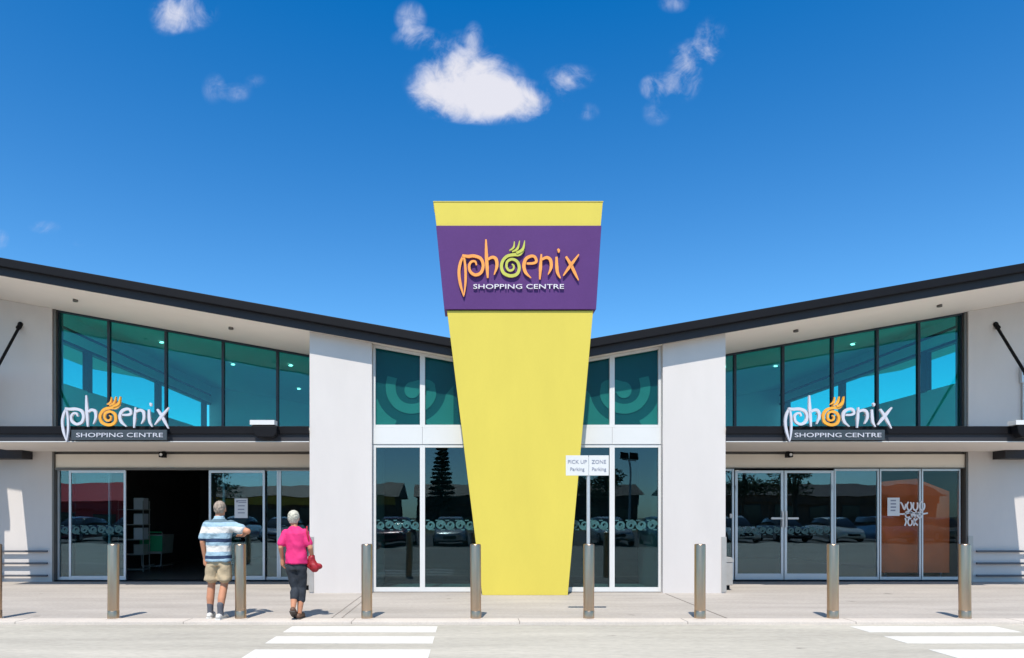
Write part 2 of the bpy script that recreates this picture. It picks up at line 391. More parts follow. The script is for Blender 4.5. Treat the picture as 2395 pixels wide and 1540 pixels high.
def text_mesh(txt, size, x, y, z, depth=.004, align='CENTER', squash=1.0):
    cu = bpy.data.curves.new('text', 'FONT'); cu.body = txt; cu.size = size; cu.extrude = depth / 2; cu.align_x = align; cu.resolution_u = 3
    t = bpy.data.objects.new('text', cu); COL.objects.link(t)
    dg = bpy.context.evaluated_depsgraph_get(); dg.update()
    me = bpy.data.meshes.new_from_object(t.evaluated_get(dg)); bpy.data.objects.remove(t)
    me.transform(Matrix.Translation((x, y, z)) @ Matrix.Rotation(R(90), 4, 'X') @ Matrix.Diagonal((squash, 1, 1, 1)))
    return me
def copy_tree(o, parent=None):
    c = o.copy(); COL.objects.link(c)
    if parent is not None: c.parent = parent
    for ch in list(o.children): copy_tree(ch, c)
    return c

# ------------------------------------------------------------------ ground
KY = 9.70                                        # kerb front
struct('ground', MB().add([(-400, -400, -.10), (400, -400, -.10), (400, 400, -.10), (-400, 400, -.10)], [(0, 1, 2, 3)]).mesh('ground'), 'grass')
road = struct('road', MB().box(-120, 120, -6.5, KY, -.09, -.04).mesh('road'), 'road')
struct('car_park', MB().box(-120, 120, -34, -6.5, -.095, -.044).mesh('car_park'), 'tar')
pavement = struct('pavement', MB().box(-60, 60, KY + .34, 26.5, -.09, 0).mesh('pavement'), 'pave')
kerb = struct('kerb', MB().box(-60, 60, KY, KY + .34, -.085, .002).mesh('kerb', .008), 'kerb')
for k in range(-6, 8):
    box('kerb_joint', (k * 2.4 + .7, k * 2.4 + .708, KY - .0015, KY + .335, -.03, .0035), 'joint', kerb)
for (xa, xb) in ((-2.50, -.46), (5.32, 7.36)):
    for yc in (9.31, 8.52, 7.66):
        o = obj('crossing_stripe', MB().box(xa, xb, yc - .235, yc + .235, -.042, -.036).mesh('crossing_stripe'), 'paint', road)
# trench drain on the left and a sealed joint on the right
for dx in (-.075, .075):
    for k in range(24):
        box('drain_slot', (-1.98 + dx - .012, -1.98 + dx + .012, 10.1 + k * .13, 10.17 + k * .13, -.004, .003), 'joint', pavement)
box('joint_strip', (3.78, 3.80, 10.05, 13.2, -.004, .0035), 'joint', pavement)

# ------------------------------------------------------------------ building
YE, YP, YG, YW, YD = 13.08, 13.30, 13.42, 15.60, 15.72
def zbL(x): return 5.08 + .1785 * (-3.085 - x)
def zbR(x): return 5.037 + .1747 * (x - 4.908)
XV = .945                                        # valley and symmetry axis
B = thing('shopping_centre', (XV, 15.6, 0), 'white rendered shopping centre entrance with rising dark edged roof wings and teal windows', 'building')
# roof wings
for zb, xo, xi in ((zbL, -14.6, XV - .002), (zbR, 16.6, XV + .002)):
    a, b = (xo, xi) if xo < xi else (xi, xo)
    rf = obj('roof', MB().prism([(a, zb(a) + .03), (b, zb(b) + .03), (b, zb(b) + .27), (a, zb(a) + .27)], YE + .05, 26.2).mesh('roof'), 'soffit', B)
    obj('fascia', MB().prism([(a, zb(a)), (b, zb(b)), (b, zb(b) + .17), (a, zb(a) + .17)], YE, YE + .045).mesh('fascia'), 'charcoal', rf)
    obj('gutter', MB().prism([(a, zb(a) + .15), (b, zb(b) + .15), (b, zb(b) + .315), (a, zb(a) + .315)], YE - .11, YE - .004).mesh('gutter', .012), 'black_metal', rf)
    for fx in ((-8.25, -5.0) if xo < 0 else (6.8, 9.8)):
        zz = zb(fx) + .03
        obj('soffit_light', MB().lathe([(.055, -.035), (.05, -.045), (.05, .0)], (fx, 14.2, zz), 14).mesh('soffit_light', 0, True), 'bronze_frame', rf)
# piers beside the glazed centre
PX = ((-3.146, -1.925), (3.765, 4.996))
for i, (a, b) in enumerate(PX):
    zf = zbL if i == 0 else zbR
    p = obj('pier', MB().prism([(a, -.02), (b, -.02), (b, zf(b) + .028), (a, zf(a) + .028)], YP, YD + .6).mesh('pier', .008), 'render', B)
    gx = (a - .012, a + .085) if i == 0 else (b - .085, b + .012)
    obj('corner_guard', MB().box(gx[0], gx[1], YP - .014, YP - .002, .02, 1.10).box(*((gx[0], gx[0] + .010) if i == 0 else (gx[1] - .010, gx[1])), YP - .002, YP + .12, .02, 1.10).mesh('corner_guard', .002), 'steel_grey', p)
# outer walls of the wings
WX = ((-14.5, -9.60), (11.43, 16.5))
for i, (a, b) in enumerate(WX):
    zf = zbL if i == 0 else zbR
    obj('wall', MB().prism([(a, -.02), (b, -.02), (b, zf(b) + .028), (a, zf(a) + .028)], YW, YW + .25).mesh('wall', .008), 'render', B)
    e = b if i == 0 else a
    s = 1 if i == 0 else -1
    gx = sorted((e, e + s * .04))
    obj('reveal', MB().box(gx[0], gx[1], YW + .01, YD + .2, -.01, 2.98).mesh('reveal'), 'bronze_frame', B)
    gx = sorted((e, e + s * .07))
    obj('reveal', MB().prism([(gx[0], 3.27), (gx[1], 3.27), (gx[1], zf(gx[1]) + .025), (gx[0], zf(gx[0]) + .025)], YW + .03, YD + .2).mesh('reveal'), 'bronze_frame', B)
box('corner_guard', (11.42, 11.53, YW - .016, YW - .003, .02, 1.05), 'steel_grey', B, .002)
# entrance canopies between pier and wall, hung from raking rods
for i, (a, b) in enumerate(((-10.38, -3.15), (5.0, 12.35))):
    c = box('canopy', (a, b, YP + .03, YW - .002, 2.985, 3.24), 'soffit', B, .004)
    box('canopy_fascia', (a - .003, b, YP - .005, YP + .027, 2.972, 3.13), 'charcoal', c, .003)
    box('canopy_gutter', (a - .006, b, YP - .045, YP - .008, 3.11, 3.262), 'black_metal', c, .008)
    box('edge_trim', (a, b, YP - .012, YP + .05, 2.955, 2.970), 'white_frame', c)
    rods = [((-10.32, YW, 5.90), (-10.05, 13.5, 3.24))] if i == 0 else [((12.05, YW, 5.90), (11.70, 13.5, 3.24))]
    for (p, q) in rods:
        obj('tie_rod', MB().tube([p, q], .032, 10).lathe([(.06, -.02), (.06, 0)], (p[0], p[1] - .001, p[2]), 14, 'y').tube([(p[0], p[1] - .09, p[2] - .11), (p[0], p[1], p[2])], .05, 8).mesh('tie_rod', 0, True), 'black_metal', c)
    # bulkhead above the doors with a shadow line
    g = (-9.555, -3.15) if i == 0 else (5.0, 11.39)
    box('bulkhead', (g[0], g[1], YD - .06, YD + .12, 2.62, 2.93), 'bulkhead', B, .003)
    box('shadow_line', (g[0], g[1], YD - .02, YD + .10, 2.93, 2.984), 'bronze_frame', B)
# low awning ends of the walkways next door
obj('side_awning', MB().prism([(-14.4, 2.80), (-10.04, 2.80), (-10.04, 3.0), (-10.38, 3.03), (-10.39, 3.1), (-14.4, 3.5)], YW - .38, YW - .003).mesh('side_awning', .004), 'charcoal', B)
obj('side_awning', MB().prism([(16.4, 2.80), (11.98, 2.80), (11.98, 3.0), (12.36, 3.03), (12.37, 3.1), (16.4, 3.5)], YW - .38, YW - .003).mesh('side_awning', .004), 'charcoal', B)
box('unseen_shade_column', (-11.15, -10.86, 14.6, 14.9, 0, 4.6), 'render', B, .01)  # added out of view to give the sunlit wall patch its vertical edge
box('walkway_roof', (-14.4, -10.9, 13.6, 15.2, 4.6, 4.85), 'charcoal', B, .01)

def pane(poly, y, mat, parent, name='pane', t=.010): return obj(name, MB().prism(poly, y, y + t).mesh(name), mat, parent)
# upper wing windows
ML = [-9.53, -8.36, -7.04, -5.72, -4.46, -3.15]
MR = [5.0, 6.12, 7.23, 8.37, 9.41, 10.37, 11.36]
for xs, zf in ((ML, zbL), (MR, zbR)):
    wdw = obj('clerestory_window', MB().prism([(xs[0], zf(xs[0]) - .01), (xs[-1], zf(xs[-1]) - .01), (xs[-1], zf(xs[-1]) + .026), (xs[0], zf(xs[0]) + .026)], YD - .05, YD + .08).box(xs[0], xs[-1], YD - .05, YD + .08, 3.25, 3.33).mesh('clerestory_window'), 'navy_frame', B)
    for k in range(len(xs) - 1):
        a, b = xs[k] + .012, xs[k + 1] - .012
        pane([(a, 3.32), (b, 3.32), (b, zf(b) - .008), (a, zf(a) - .008)], YD + .02, 't_up', wdw)
    for x in xs[1:-1]:
        obj('mullion', MB().prism([(x - .028, 3.33), (x + .028, 3.33), (x + .028, zf(x + .028) - .012), (x - .028, zf(x - .028) - .012)], YD - .02, YD + .07).mesh('mullion'), 'navy_frame', wdw)
    for x in (xs[0], xs[-1]):
        x0 = x + .0 if x == xs[0] else x - .03
        obj('mullion', MB().prism([(x0, 3.33), (x0 + .03, 3.33), (x0 + .03, zf(x0 + .03) - .012), (x0, zf(x0) - .012)], YD - .02, YD + .07).mesh('mullion'), 'navy_frame', wdw)
# the tall room behind the upper windows: added floor slab, back wall, ceiling lamps and side clerestory
for i, (xa, xb, zf, so) in enumerate(((-9.6, -3.0, zbL, -9.6), (4.85, 11.43, zbR, 11.43))):
    box('added_divider_slab', (xa + .001, xb - .001, YD + .14, 25.6, 3.03, 3.22), 'int_white', B)  # slab added to keep the upper room bright and the shop below dark
    obj('back_wall', MB().prism([(xa, 3.23), (xb, 3.23), (xb, zf(xb) + .025), (xa, zf(xa) + .025)], 25.0, 25.2).mesh('back_wall'), 'int_white', B)
    inner = xb if i == 0 else xa
    obj('side_wall', MB().box(inner - .06, inner + .06, YD + .7, 25.0, 3.23, zf(inner)).mesh('side_wall'), 'int_white', B)
    zt = 5.62
    sw = box('side_window', (so - .05, so + .05, YW + .26, 25.0, 3.23, 4.62), 'int_white', B)
    obj('header', MB().box(so - .06, so + .06, YW + .26, 25.0, zt, zf(so) + .02).mesh('header'), 'int_white', sw)
    for zz in (zt - .04, zt + .28):
        box('transom', (so - .075, so + .075, YW + .27, 24.99, zz, zz + .06), 'navy_frame', sw)
    for yy in (17.05, 20.9, 24.5):
        box('mullion', (so - .07, so + .07, yy - .10, yy + .10, 4.6, zt), 'navy_frame', sw)
    ys = [YW + .27, 17.05, 20.9, 24.5]
    for k in range(3):
        box('pane', (so - .008, so + .008, ys[k] + .11, ys[k + 1] - .11, 4.625, zt - .045), 't_up', sw)
    for lx, ly in ((-7.9, 17.4), (-6.6, 18.9), (-4.6, 17.4), (-5.4, 21.4)):
        x_ = lx if i == 0 else 2 * XV - lx
        zz = zf(x_) + .03
        o = obj('downlight', MB().lathe([(.05, -.012), (.05, -.002)], (x_, ly, zz - .02), 16).mesh('downlight'), 'lamp', B)

# ground floor interior
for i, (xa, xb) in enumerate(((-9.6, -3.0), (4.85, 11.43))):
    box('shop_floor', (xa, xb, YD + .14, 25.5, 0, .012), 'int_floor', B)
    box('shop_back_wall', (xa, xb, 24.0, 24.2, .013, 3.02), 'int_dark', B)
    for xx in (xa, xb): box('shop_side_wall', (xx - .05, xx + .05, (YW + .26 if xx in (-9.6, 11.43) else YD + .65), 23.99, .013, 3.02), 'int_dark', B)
    box('added_shop_ceiling', (xa + .06, xb - .06, YD + .15, 23.9, 2.95, 3.02), 'int_dark', B)  # added along with the slab above, so the shop stays dark

    for k, (lx, ly) in enumerate(((.22, 17.4), (.30, 20.2), (.62, 18.2), (.55, 21.6))):
        x_ = xa + (xb - xa) * lx
        obj('shop_fill_downlight', MB().lathe([(.07, -.012), (.07, -.002)], (x_, ly, 2.948), 14).mesh('shop_fill_downlight'), 'lamp', B)  # one faint lamp is real, the rest are added for a little light
# ---- ground floor doors and fixed lights
def fixed_light(x0, x1, y, mat='t_low', fr='silver_frame', zt=2.60, z0=.03, st=.045, rail=.07):
    f = obj('glazed_panel', MB().box(x0, x0 + st, y, y + .06, z0, zt).box(x1 - st, x1, y, y + .06, z0, zt)
            .box(x0 + st, x1 - st, y + .002, y + .058, z0, z0 + rail).box(x0 + st, x1 - st, y + .002, y + .058, zt - .05, zt).mesh('glazed_panel', .003), fr, B)
    pane([(x0 + st - .01, z0 + rail - .01), (x1 - st + .01, z0 + rail - .01), (x1 - st + .01, zt - .04), (x0 + st - .01, zt - .04)], y + .024, mat, f)
    return f
def leaf(x0, x1, y, mat='t_low', zt=2.56, z0=.035, rail=.09, st=.05):
    f = obj('door', MB().box(x0, x0 + st, y, y + .045, z0, zt).box(x1 - st, x1, y, y + .045, z0, zt)
            .box(x0 + st, x1 - st, y + .002, y + .043, z0, z0 + rail).box(x0 + st, x1 - st, y + .002, y + .043, zt - .06, zt).mesh('door', .003), 'silver_frame', B)
    pane([(x0 + st - .01, z0 + rail - .01), (x1 - st + .01, z0 + rail - .01), (x1 - st + .01, zt - .05), (x0 + st - .01, zt - .05)], y + .016, mat, f)
    return f
def decal_band(parent, x0, x1, y, z0, hgt, n, mat='decal'):
    m_ = MB(); wd = (x1 - x0) / n
    for k in range(n):
        cx = x0 + (k + .5) * wd; cz = z0 + hgt / 2; r_ = min(wd, hgt) * .46
        pts = [(cx + r_ * (1 - .75 * t) * math.cos(5.2 * t * 1.9 + (0 if k % 2 else math.pi)), cz + r_ * (1 - .75 * t) * math.sin(5.2 * t * 1.9 + (0 if k % 2 else math.pi))) for t in [i / 15 for i in range(16)]]
        m_.stroke(pts, [r_ * .55 * (1 - .4 * i / 15) for i in range(16)], y, y + .002)
        m_.stroke([(cx - wd * .5, cz + hgt * .42), (cx - wd * .1, cz + hgt * .42)], [hgt * .10] * 2, y, y + .002)
        m_.stroke([(cx + wd * .1, cz - hgt * .42), (cx + wd * .45, cz - hgt * .42)], [hgt * .10] * 2, y, y + .002)
    return obj('decal_band', m_.mesh('decal_band'), mat, parent)
fl = fixed_light(-9.55, -8.33, YD)
decal_band(fl, -9.48, -8.40, YD + .018, 1.08, .22, 6)
df = leaf(-9.24, -7.93, YD - .075); decal_band(df, -9.18, -8.0, YD - .065, 1.08, .22, 6)
leaf(-6.02, -4.73, YD - .075)
fixed_light(-5.73, -4.43, YD)
fr = fixed_light(-4.425, -3.15, YD); decal_band(fr, -4.36, -3.2, YD + .018, 1.08, .22, 6)
box('door_head', (-9.555, -3.15, YD - .09, YD + .08, 2.565, 2.618), 'bronze_frame', B)
box('threshold', (-9.6, -3.15, YD - .10, YD + .13, -.005, .028), 'black_metal', B)
fixed_light(5.0, 6.10, YD)
for k, (a, b) in enumerate(((6.12, 7.24), (7.26, 8.40))):
    d = leaf(a, b, YD - .01, st=.06, rail=.14); decal_band(d, a + .07, b - .07, YD + .003, 1.06, .22, 6, 'decal_dim')
    hx = (6.93, 7.19) if k == 0 else (7.31, 7.56)
    obj('handle', MB().box(hx[0], hx[1], YD - .075, YD - .05, 1.43, 1.475).box((7.19 if k == 0 else 7.265), (7.235 if k == 0 else 7.31), YD - .05, YD - .012, 1.25, 1.62).mesh('handle', .004), 'white_frame', d)
    for px_ in ((a + .015, ) if k == 0 else (b - .045, )): box('hinge', (px_, px_ + .03, YD - .03, YD - .012, 2.1, 2.22), 'silver_frame', d)
box('card_reader', (5.99, 6.06, YD - .045, YD - .002, 1.46, 1.56), 'white_frame', B, .005)
for a, b in ((8.42, 9.45), (9.47, 10.42), (10.44, 11.34)): fixed_light(a, b, YD, st=.035, mat='t_clear' if a > 9 else 't_low')
box('door_head', (5.0, 11.39, YD - .09, YD + .08, 2.605, 2.618), 'bronze_frame', B)
box('threshold', (5.0, 11.42, YD - .10, YD + .13, -.005, .028), 'black_metal', B)

# ---- glazed centre behind the yellow tower
GX = [-1.923, -.945, .93, 2.80, 3.763]
for k in range(4):
    a, b = GX[k], GX[k + 1]
    lo = obj('window', MB().box(a, a + .05 if k else a + .06, YG, YG + .09, .012, 2.92).box(b - .05, b, YG, YG + .09, .012, 2.92)
             .box(a + .05, b - .05, YG + .002, YG + .088, .012, .10).box(a + .05, b - .05, YG + .002, YG + .088, 2.86, 2.92).mesh('window', .003), 'white_frame', B)
    pane([(a + .045, .095), (b - .045, .095), (b - .045, 2.865), (a + .045, 2.865)], YG + .035, 't_mid', lo, t=.012)
    n = max(3, round((b - a) / .215))
    decal_band(lo, a + .06, b - .06, YG + .030, 1.22, .22, n)
    zt = lambda x: min(zbL(x), zbR(x)) if False else (zbL(x) if x < XV else zbR(x))
    upw = obj('window', MB().prism([(a, 3.262), (a + .05, 3.262), (a + .05, zt(a + .05) + .025), (a, zt(a) + .025)], YG, YG + .09)
              .prism([(b - .05, 3.262), (b, 3.262), (b, zt(b) + .025), (b - .05, zt(b - .05) + .025)], YG, YG + .09)
              .prism([(a + .05, zt(a + .05) - .03), (b - .05, zt(b - .05) - .03), (b - .05, zt(b - .05) + .025), (a + .05, zt(a + .05) + .025)], YG + .002, YG + .088)
              .box(a + .05, b - .05, YG + .002, YG + .088, 3.262, 3.31).mesh('window', .002), 'white_frame', B)
    pane([(a + .045, 3.305), (b - .045, 3.305), (b - .045, zt(b - .045) - .025), (a + .045, zt(a + .045) - .025)], YG + .03, 't_film', upw, t=.008)
    pane([(a + .05, 3.30), (b - .05, 3.30), (b - .05, zt(b - .05) - .028), (a + .05, zt(a + .05) - .028)], YG + .06, 'film_dark', upw, 'film_backing', t=.006)
    box('spandrel', (a + .002, b - .002, YG - .012, YG + .085, 2.925, 3.258), 'white_frame', B, .003)
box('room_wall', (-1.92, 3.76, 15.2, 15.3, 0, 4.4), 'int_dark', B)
# pale spiral motif on the film, one on each side of the tower
def swirl(sgn):
    k = .001128
    def P(zx, zy):
        px = (900 + zx / 7) * .9355; py = (860 + zy / 7) * .9355
        x = (px - CX) * YG / F; z = H + (CY - py) * YG / F
        return (x if sgn < 0 else 2 * XV - x, z)
    pts = smooth_pts([P(*q) for q in ((560, 575), (530, 740), (565, 920), (680, 1065), (860, 1130), (1060, 1100), (1200, 990), (1245, 850), (1200, 745), (1080, 730), (960, 760))], 4)
    m_ = len(pts); wd = [.195 + (.06 if i > m_ * .75 else 0) for i in range(m_)]
    ya, yb = YG + .050, YG + .0585
    a = MB().stroke(pts, wd, ya, yb)
    cx, cz = P(910, 800); a.prism([(cx + .155 * math.cos(t * .3491), cz + .165 * math.sin(t * .3491)) for t in range(18)], ya - .001, yb)
    obj('swirl_film', a.mesh('swirl_film'), 'film_light', B)
    # pale corners below the big circle
    cx, cz = P(890, 770); r_ = .70
    for s2 in (-1, 1):
        lim = (GX[0] + .06) if (sgn < 0 and s2 < 0) else (GX[4] - .06) if (sgn > 0 and s2 > 0) else cx + s2 * .84
        arc = [(cx + s2 * r_ * math.sin(t), max(3.315, cz - r_ * math.cos(t))) for t in [R(q) for q in range(24, 88, 8)]]
        arc = [p for p in arc if abs(p[0] - cx) < abs(lim - cx)]
        poly = [(cx + s2 * .32, 3.315)] + arc + [(lim, arc[-1][1] if abs(lim - cx) < .8 else cz + .05), (lim, 3.315)]
        obj('swirl_film', MB().prism(poly, ya + .002, yb - .001).mesh('swirl_film'), 'film_light', B)
swirl(-1); swirl(1)

# ------------------------------------------------------------------ yellow sign tower
YT = 12.95
def tx(px): return X(px, YT)
def tz(py): return Z(py, YT)
T = thing('sign_tower', (XV, YT, 0), 'tall yellow tapering sign tower with purple band in front of the glazed centre', 'tower')
def edge(py): t_ = (py - 473) / 919; return 1014 + 114 * t_, 1410 - 82 * t_
def slab(name, p0, p1, y0, y1, mat, dx0=0, dx1=0, bev=.006):
    a0, b0 = edge(p0); a1, b1 = edge(p1)
    z1_ = 0.0 if p1 >= 1392 else tz(p1)
    return obj(name, MB().prism([(tx(a1 - dx1), z1_), (tx(b1 + dx1), z1_), (tx(b0 + dx0), tz(p0)), (tx(a0 - dx0), tz(p0))], y0, y1).mesh(name, bev), mat, T)
slab('tower_shaft', 727, 1392, YT, YT + .44, 'yellow')
slab('tower_head', 473, 529, YT, YT + .44, 'yellow')
slab('sign_band', 530, 725, YT - .035, YT + .45, 'purple', 1, 6, .004)
box('cap_flashing', (tx(1013), tx(1411), YT - .008, YT + .445, tz(473) + .001, tz(473) + .014), 'yellow', T)

# ------------------------------------------------------------------ logo signs
LET = {   # centre lines of the hand-drawn letters, in units of the logo drawing
 'letter_p': [([(262, 385), (205, 520), (182, 680), (205, 870), (262, 1080)], [30, 46, 48, 48, 10]), ([(262, 400), (288, 600), (290, 840), (266, 1060)], [30, 40, 38, 14]),
              ([(235, 400), (330, 415), (430, 408), (540, 450), (582, 560), (548, 680), (455, 722), (372, 670), (350, 575), (385, 505), (450, 500), (472, 560)], [40, 52, 52, 52, 50, 50, 50, 46, 42, 38, 34, 24])],
 'letter_h': [([(628, 130), (636, 400), (648, 600), (658, 770)], [24, 56, 54, 28]), ([(655, 470), (730, 428), (795, 460), (808, 580), (762, 720)], [36, 48, 54, 50, 16])],
 'letter_o': [([(1240, 300), (1180, 375), (1080, 385), (975, 412), (905, 490), (885, 590), (925, 690), (1035, 735), (1140, 705), (1178, 610), (1150, 505), (1065, 460), (985, 495), (968, 580), (1010, 645), (1075, 630), (1088, 570), (1055, 540)],
               [60, 60, 50, 50, 50, 50, 52, 54, 52, 50, 48, 44, 42, 40, 38, 34, 30, 18]),
              ([(1015, 318), (1085, 265), (1098, 165)], [16, 34, 10]), ([(1060, 340), (1150, 285), (1185, 155)], [20, 40, 10]), ([(1130, 360), (1235, 300), (1268, 155)], [40, 46, 10])],
 'letter_e': [([(1300, 530), (1400, 528), (1460, 500), (1440, 425), (1375, 408), (1290, 455), (1255, 565), (1285, 680), (1375, 770)], [34, 40, 44, 46, 48, 54, 56, 50, 14])],
 'letter_n': [([(1545, 375), (1530, 600), (1518, 795)], [26, 54, 24]), ([(1545, 470), (1630, 432), (1695, 475), (1705, 600), (1655, 715)], [36, 48, 54, 48, 14])],
 'letter_i': [([(1795, 420), (1800, 590), (1815, 690), (1860, 775)], [36, 54, 48, 16]), ([(1812, 292), (1832, 315), (1828, 352)], [28, 44, 22])],
 'letter_x': [([(1950, 415), (2030, 545), (2090, 670), (2160, 810)], [34, 54, 50, 14]), ([(2165, 380), (2060, 520), (1985, 620), (1905, 735)], [20, 50, 48, 16])],
}
def logo(name, x0, zt, k, y, lab, main, flame, thick, panel, group=None, kz=1.0):
    s = thing(name, (x0 + 1165 * k, y, zt - 600 * k), lab, 'sign', group)
    for nm, strokes in LET.items():
        m_ = MB()
        for j, (pts, wd) in enumerate(strokes):
            q = smooth_pts([(x0 + p[0] * k, zt - p[1] * k * kz) for p in pts], 5)
            ww = []
            for i in range(len(q)):
                f = i / 5; a = min(int(f), len(wd) - 1); b = min(a + 1, len(wd) - 1); ww.append((wd[a] + (wd[b] - wd[a]) * (f - a)) * k)
            m_.stroke(q, ww, y - thick - .004 * j, y)
        obj(nm, m_.mesh(nm), flame if nm == 'letter_o' else main, s)
    if panel:
        px0, px1, pz0, pz1 = panel
        pl = box('name_panel', (px0, px1, y - .02, y + .02, pz0, pz1), 'slate_panel', s, .003)
        sz = (pz1 - pz0) * .60
        tm = text_mesh('SHOPPING CENTRE', sz, 0, y - .026, pz0 + (pz1 - pz0) * .28, .010, 'LEFT')
    else:
        sz = 110 * k; tm = text_mesh('SHOPPING CENTRE', sz, 0, y - .004, zt - 945 * k, .02, 'LEFT')
    wx = [v_.co.x for v_ in tm.vertices]; x_l, x_r = (panel[0] + .10, panel[1] - .07) if panel else (x0 + 420 * k, x0 + 1920 * k)
    sc_ = (x_r - x_l) / (max(wx) - min(wx)); tm.transform(Matrix.Translation((x_l, 0, 0)) @ Matrix.Diagonal((sc_, 1, 1, 1)) @ Matrix.Translation((-min(wx), 0, 0)))
    xs2 = []                                     # one part for each letter: cut the word where the letters are apart
    for p in tm.polygons:
        a = [tm.vertices[i].co.x for i in p.vertices]; xs2.append((min(a), max(a), p.index))
    xs2.sort(); runs = []
    for a, b, i in xs2:
        if runs and a <= runs[-1][0] + 1e-5: runs[-1][0] = max(runs[-1][0], b); runs[-1][1].append(i)
        else: runs.append([b, [i]])
    for _, ids in runs:
        vi = sorted({q for i in ids for q in tm.polygons[i].vertices}); ix = {q: n_ for n_, q in enumerate(vi)}
        lm = bpy.data.meshes.new('small_letter'); lm.from_pydata([tm.vertices[q].co[:] for q in vi], [], [[ix[q] for q in tm.polygons[i].vertices] for i in ids])
        obj('small_letter', lm, 'white_letter' if not panel else 'silver_letter', s)
    # standoff pins behind the raised letters
    pins = MB()
    for (qx, qy) in ((300, 470), (460, 715), (640, 450), (800, 500), (1035, 735), (905, 520), (1270, 560), (1530, 600), (1700, 520), (1800, 590), (2040, 560)):
        pins.tube([(x0 + qx * k, y - .01, zt - qy * k * kz), (x0 + qx * k, y + (.02 if not panel else .09), zt - qy * k * kz)], .010, 6)
    obj('standoff_pin', pins.mesh('standoff_pin'), 'bronze_frame', s)
    return s
k_ = 1 / (7.112 * (F / YT))
x0_ = X(1120 * .9355, YT - .06); zt_ = Z(580 * .9355, YT - .06)
logo('logo_sign', x0_, zt_, k_, YT - .058, 'orange and lime lettered logo sign raised on the purple band of the tower', 'orange', 'lime', .022, None)
YS = YP - .11
sL = YS / F
kl = (397 - 146) / (2170 - 165) * sL
def wing_logo(pxl, py_top, ppanel, lab):
    zt = H + (CY - py_top) * sL; x0 = (pxl - CX) * sL - 165 * kl
    return logo('logo_sign', x0, zt, kl, YS, lab, 'silver_letter', 'amber', .04,
                ((ppanel[0] - CX) * sL, (ppanel[1] - CX) * sL, Z(1030, YS), Z(1006, YS)), kz=.91)
wing_logo(146, 911, (168, 391), 'silver lettered logo sign with amber swirl standing on canopy above the open doors')
wing_logo(1833, 911, (1845, 2068), 'silver lettered logo sign with amber swirl standing on canopy above the closed glass doors')

# ------------------------------------------------------------------ fixtures on the building
def floodlight(x, lab):
    t = thing('canopy_floodlight', (x, 13.15, 3.0), lab, 'light', 'floodlights on the canopies')
    pr = [(-.22, .25), (.26, .25), (.26, .10), (.20, .02), (-.12, .02), (-.19, .10)]
    obj('housing', MB().prism(pr, -.10, .08).mesh('housing', .02), 'black_metal', t, True)
    obj('lamp_tray', MB().box(-.25, .22, -.11, .10, .262, .285).box(-.25, .22, -.11, -.10, .285, .35).box(-.25, .22, .09, .10, .285, .35).box(-.25, -.24, -.10, .09, .285, .35).box(.21, .22, -.10, .09, .285, .35).mesh('lamp_tray'), 'white_frame', t, True)
    obj('bracket', MB().box(-.05, .05, .081, .105, .06, .22).mesh('bracket'), 'galv', t, True)
    return t
floodlight(-3.98, 'black floodlight with white tray fixed to canopy edge beside the left white pier')
floodlight(10.72, 'black floodlight with white tray fixed to canopy edge at the right of the frame')
for px_, lab in ((381, 'small black camera under the canopy above the open doorway'), (1845, 'small dark camera under the canopy above the closed glass doors')):
    t = thing('security_camera', (X(px_, 15.5), 15.5, 2.91), lab, 'camera')
    obj('bracket', MB().lathe([(.04, 0), (.035, .03)], (0, .05, .045), 12).mesh('bracket'), 'black_metal', t, True)
    obj('housing', MB().box(-.055, .055, -.10, .09, -.07, .045).mesh('housing', .012), 'black_metal', t, True)
    obj('lens', MB().lathe([(.03, -.015), (.035, 0)], (0, -.101, -.012), 12, 'y').mesh('lens'), 'lens', t, True)
t = thing('junction_box', (12.66, YW, 4.2), 'small grey junction box with conduit on the upper wall at right edge', 'box')
box('housing', (-.07, .11, -.09, -.003, .35, .72), 'silver_frame', t, .01, True)
box('label_plate', (-.05, .0, -.096, -.091, .52, .62), 'bronze_frame', t, 0, True)
obj('conduit', MB().tube([(.0, -.04, .35), (.0, -.04, -.93)], .03, 8).mesh('conduit', 0, True), 'galv', t, True)
for (xa, xb, lab) in ((-11.0, -9.66, 'three dark trolley rails along the shaded wall left of the open doors'), (11.56, 13.4, 'three dark trolley rails along the shaded wall right of the orange board')):
    t = thing('trolley_rail', ((xa + xb) / 2, YW - .06, 0), lab, 'rail')
    for zz in (.70, .425, .145):
        obj('rail', MB().box(xa - (xa + xb) / 2, xb - (xa + xb) / 2, -.035, .01, zz - .022, zz + .022).mesh('rail', .008), 'rail', t, True)
        for q in (.2, .8):
            xx = (xa - xb) / 2 + (xb - xa) * q
            obj('bracket', MB().box(xx - .015, xx + .015, .0105, .057, zz - .015, zz + .015).mesh('bracket'), 'rail', t, True)
def notice(x0, x1, z0, z1, y, lab, rows):
    t = thing('notice', ((x0 + x1) / 2, y, z0), lab, 'notice')
    box('sheet', (x0, x1, y - .004, y, z0, z1), 'paper', t)
    m_ = MB()
    for (a, b, zz, hh) in rows:
        m_.box(x0 + (x1 - x0) * a, x0 + (x1 - x0) * b, y - .0055, y - .0042, z0 + (z1 - z0) * zz, z0 + (z1 - z0) * (zz + hh))
    obj('printed_lines', m_.mesh('printed_lines'), 'ink', t)
rows = [(.12, .9, .86, .05), (.12, .28, .80, .05), (.3, .9, .78, .04), (.25, .78, .6, .05), (.25, .75, .42, .05), (.25, .78, .24, .05)]
notice(-5.42, -5.12, 1.46, 1.91, YD - .085, 'white printed notice on the glass door between the man and the woman', rows)
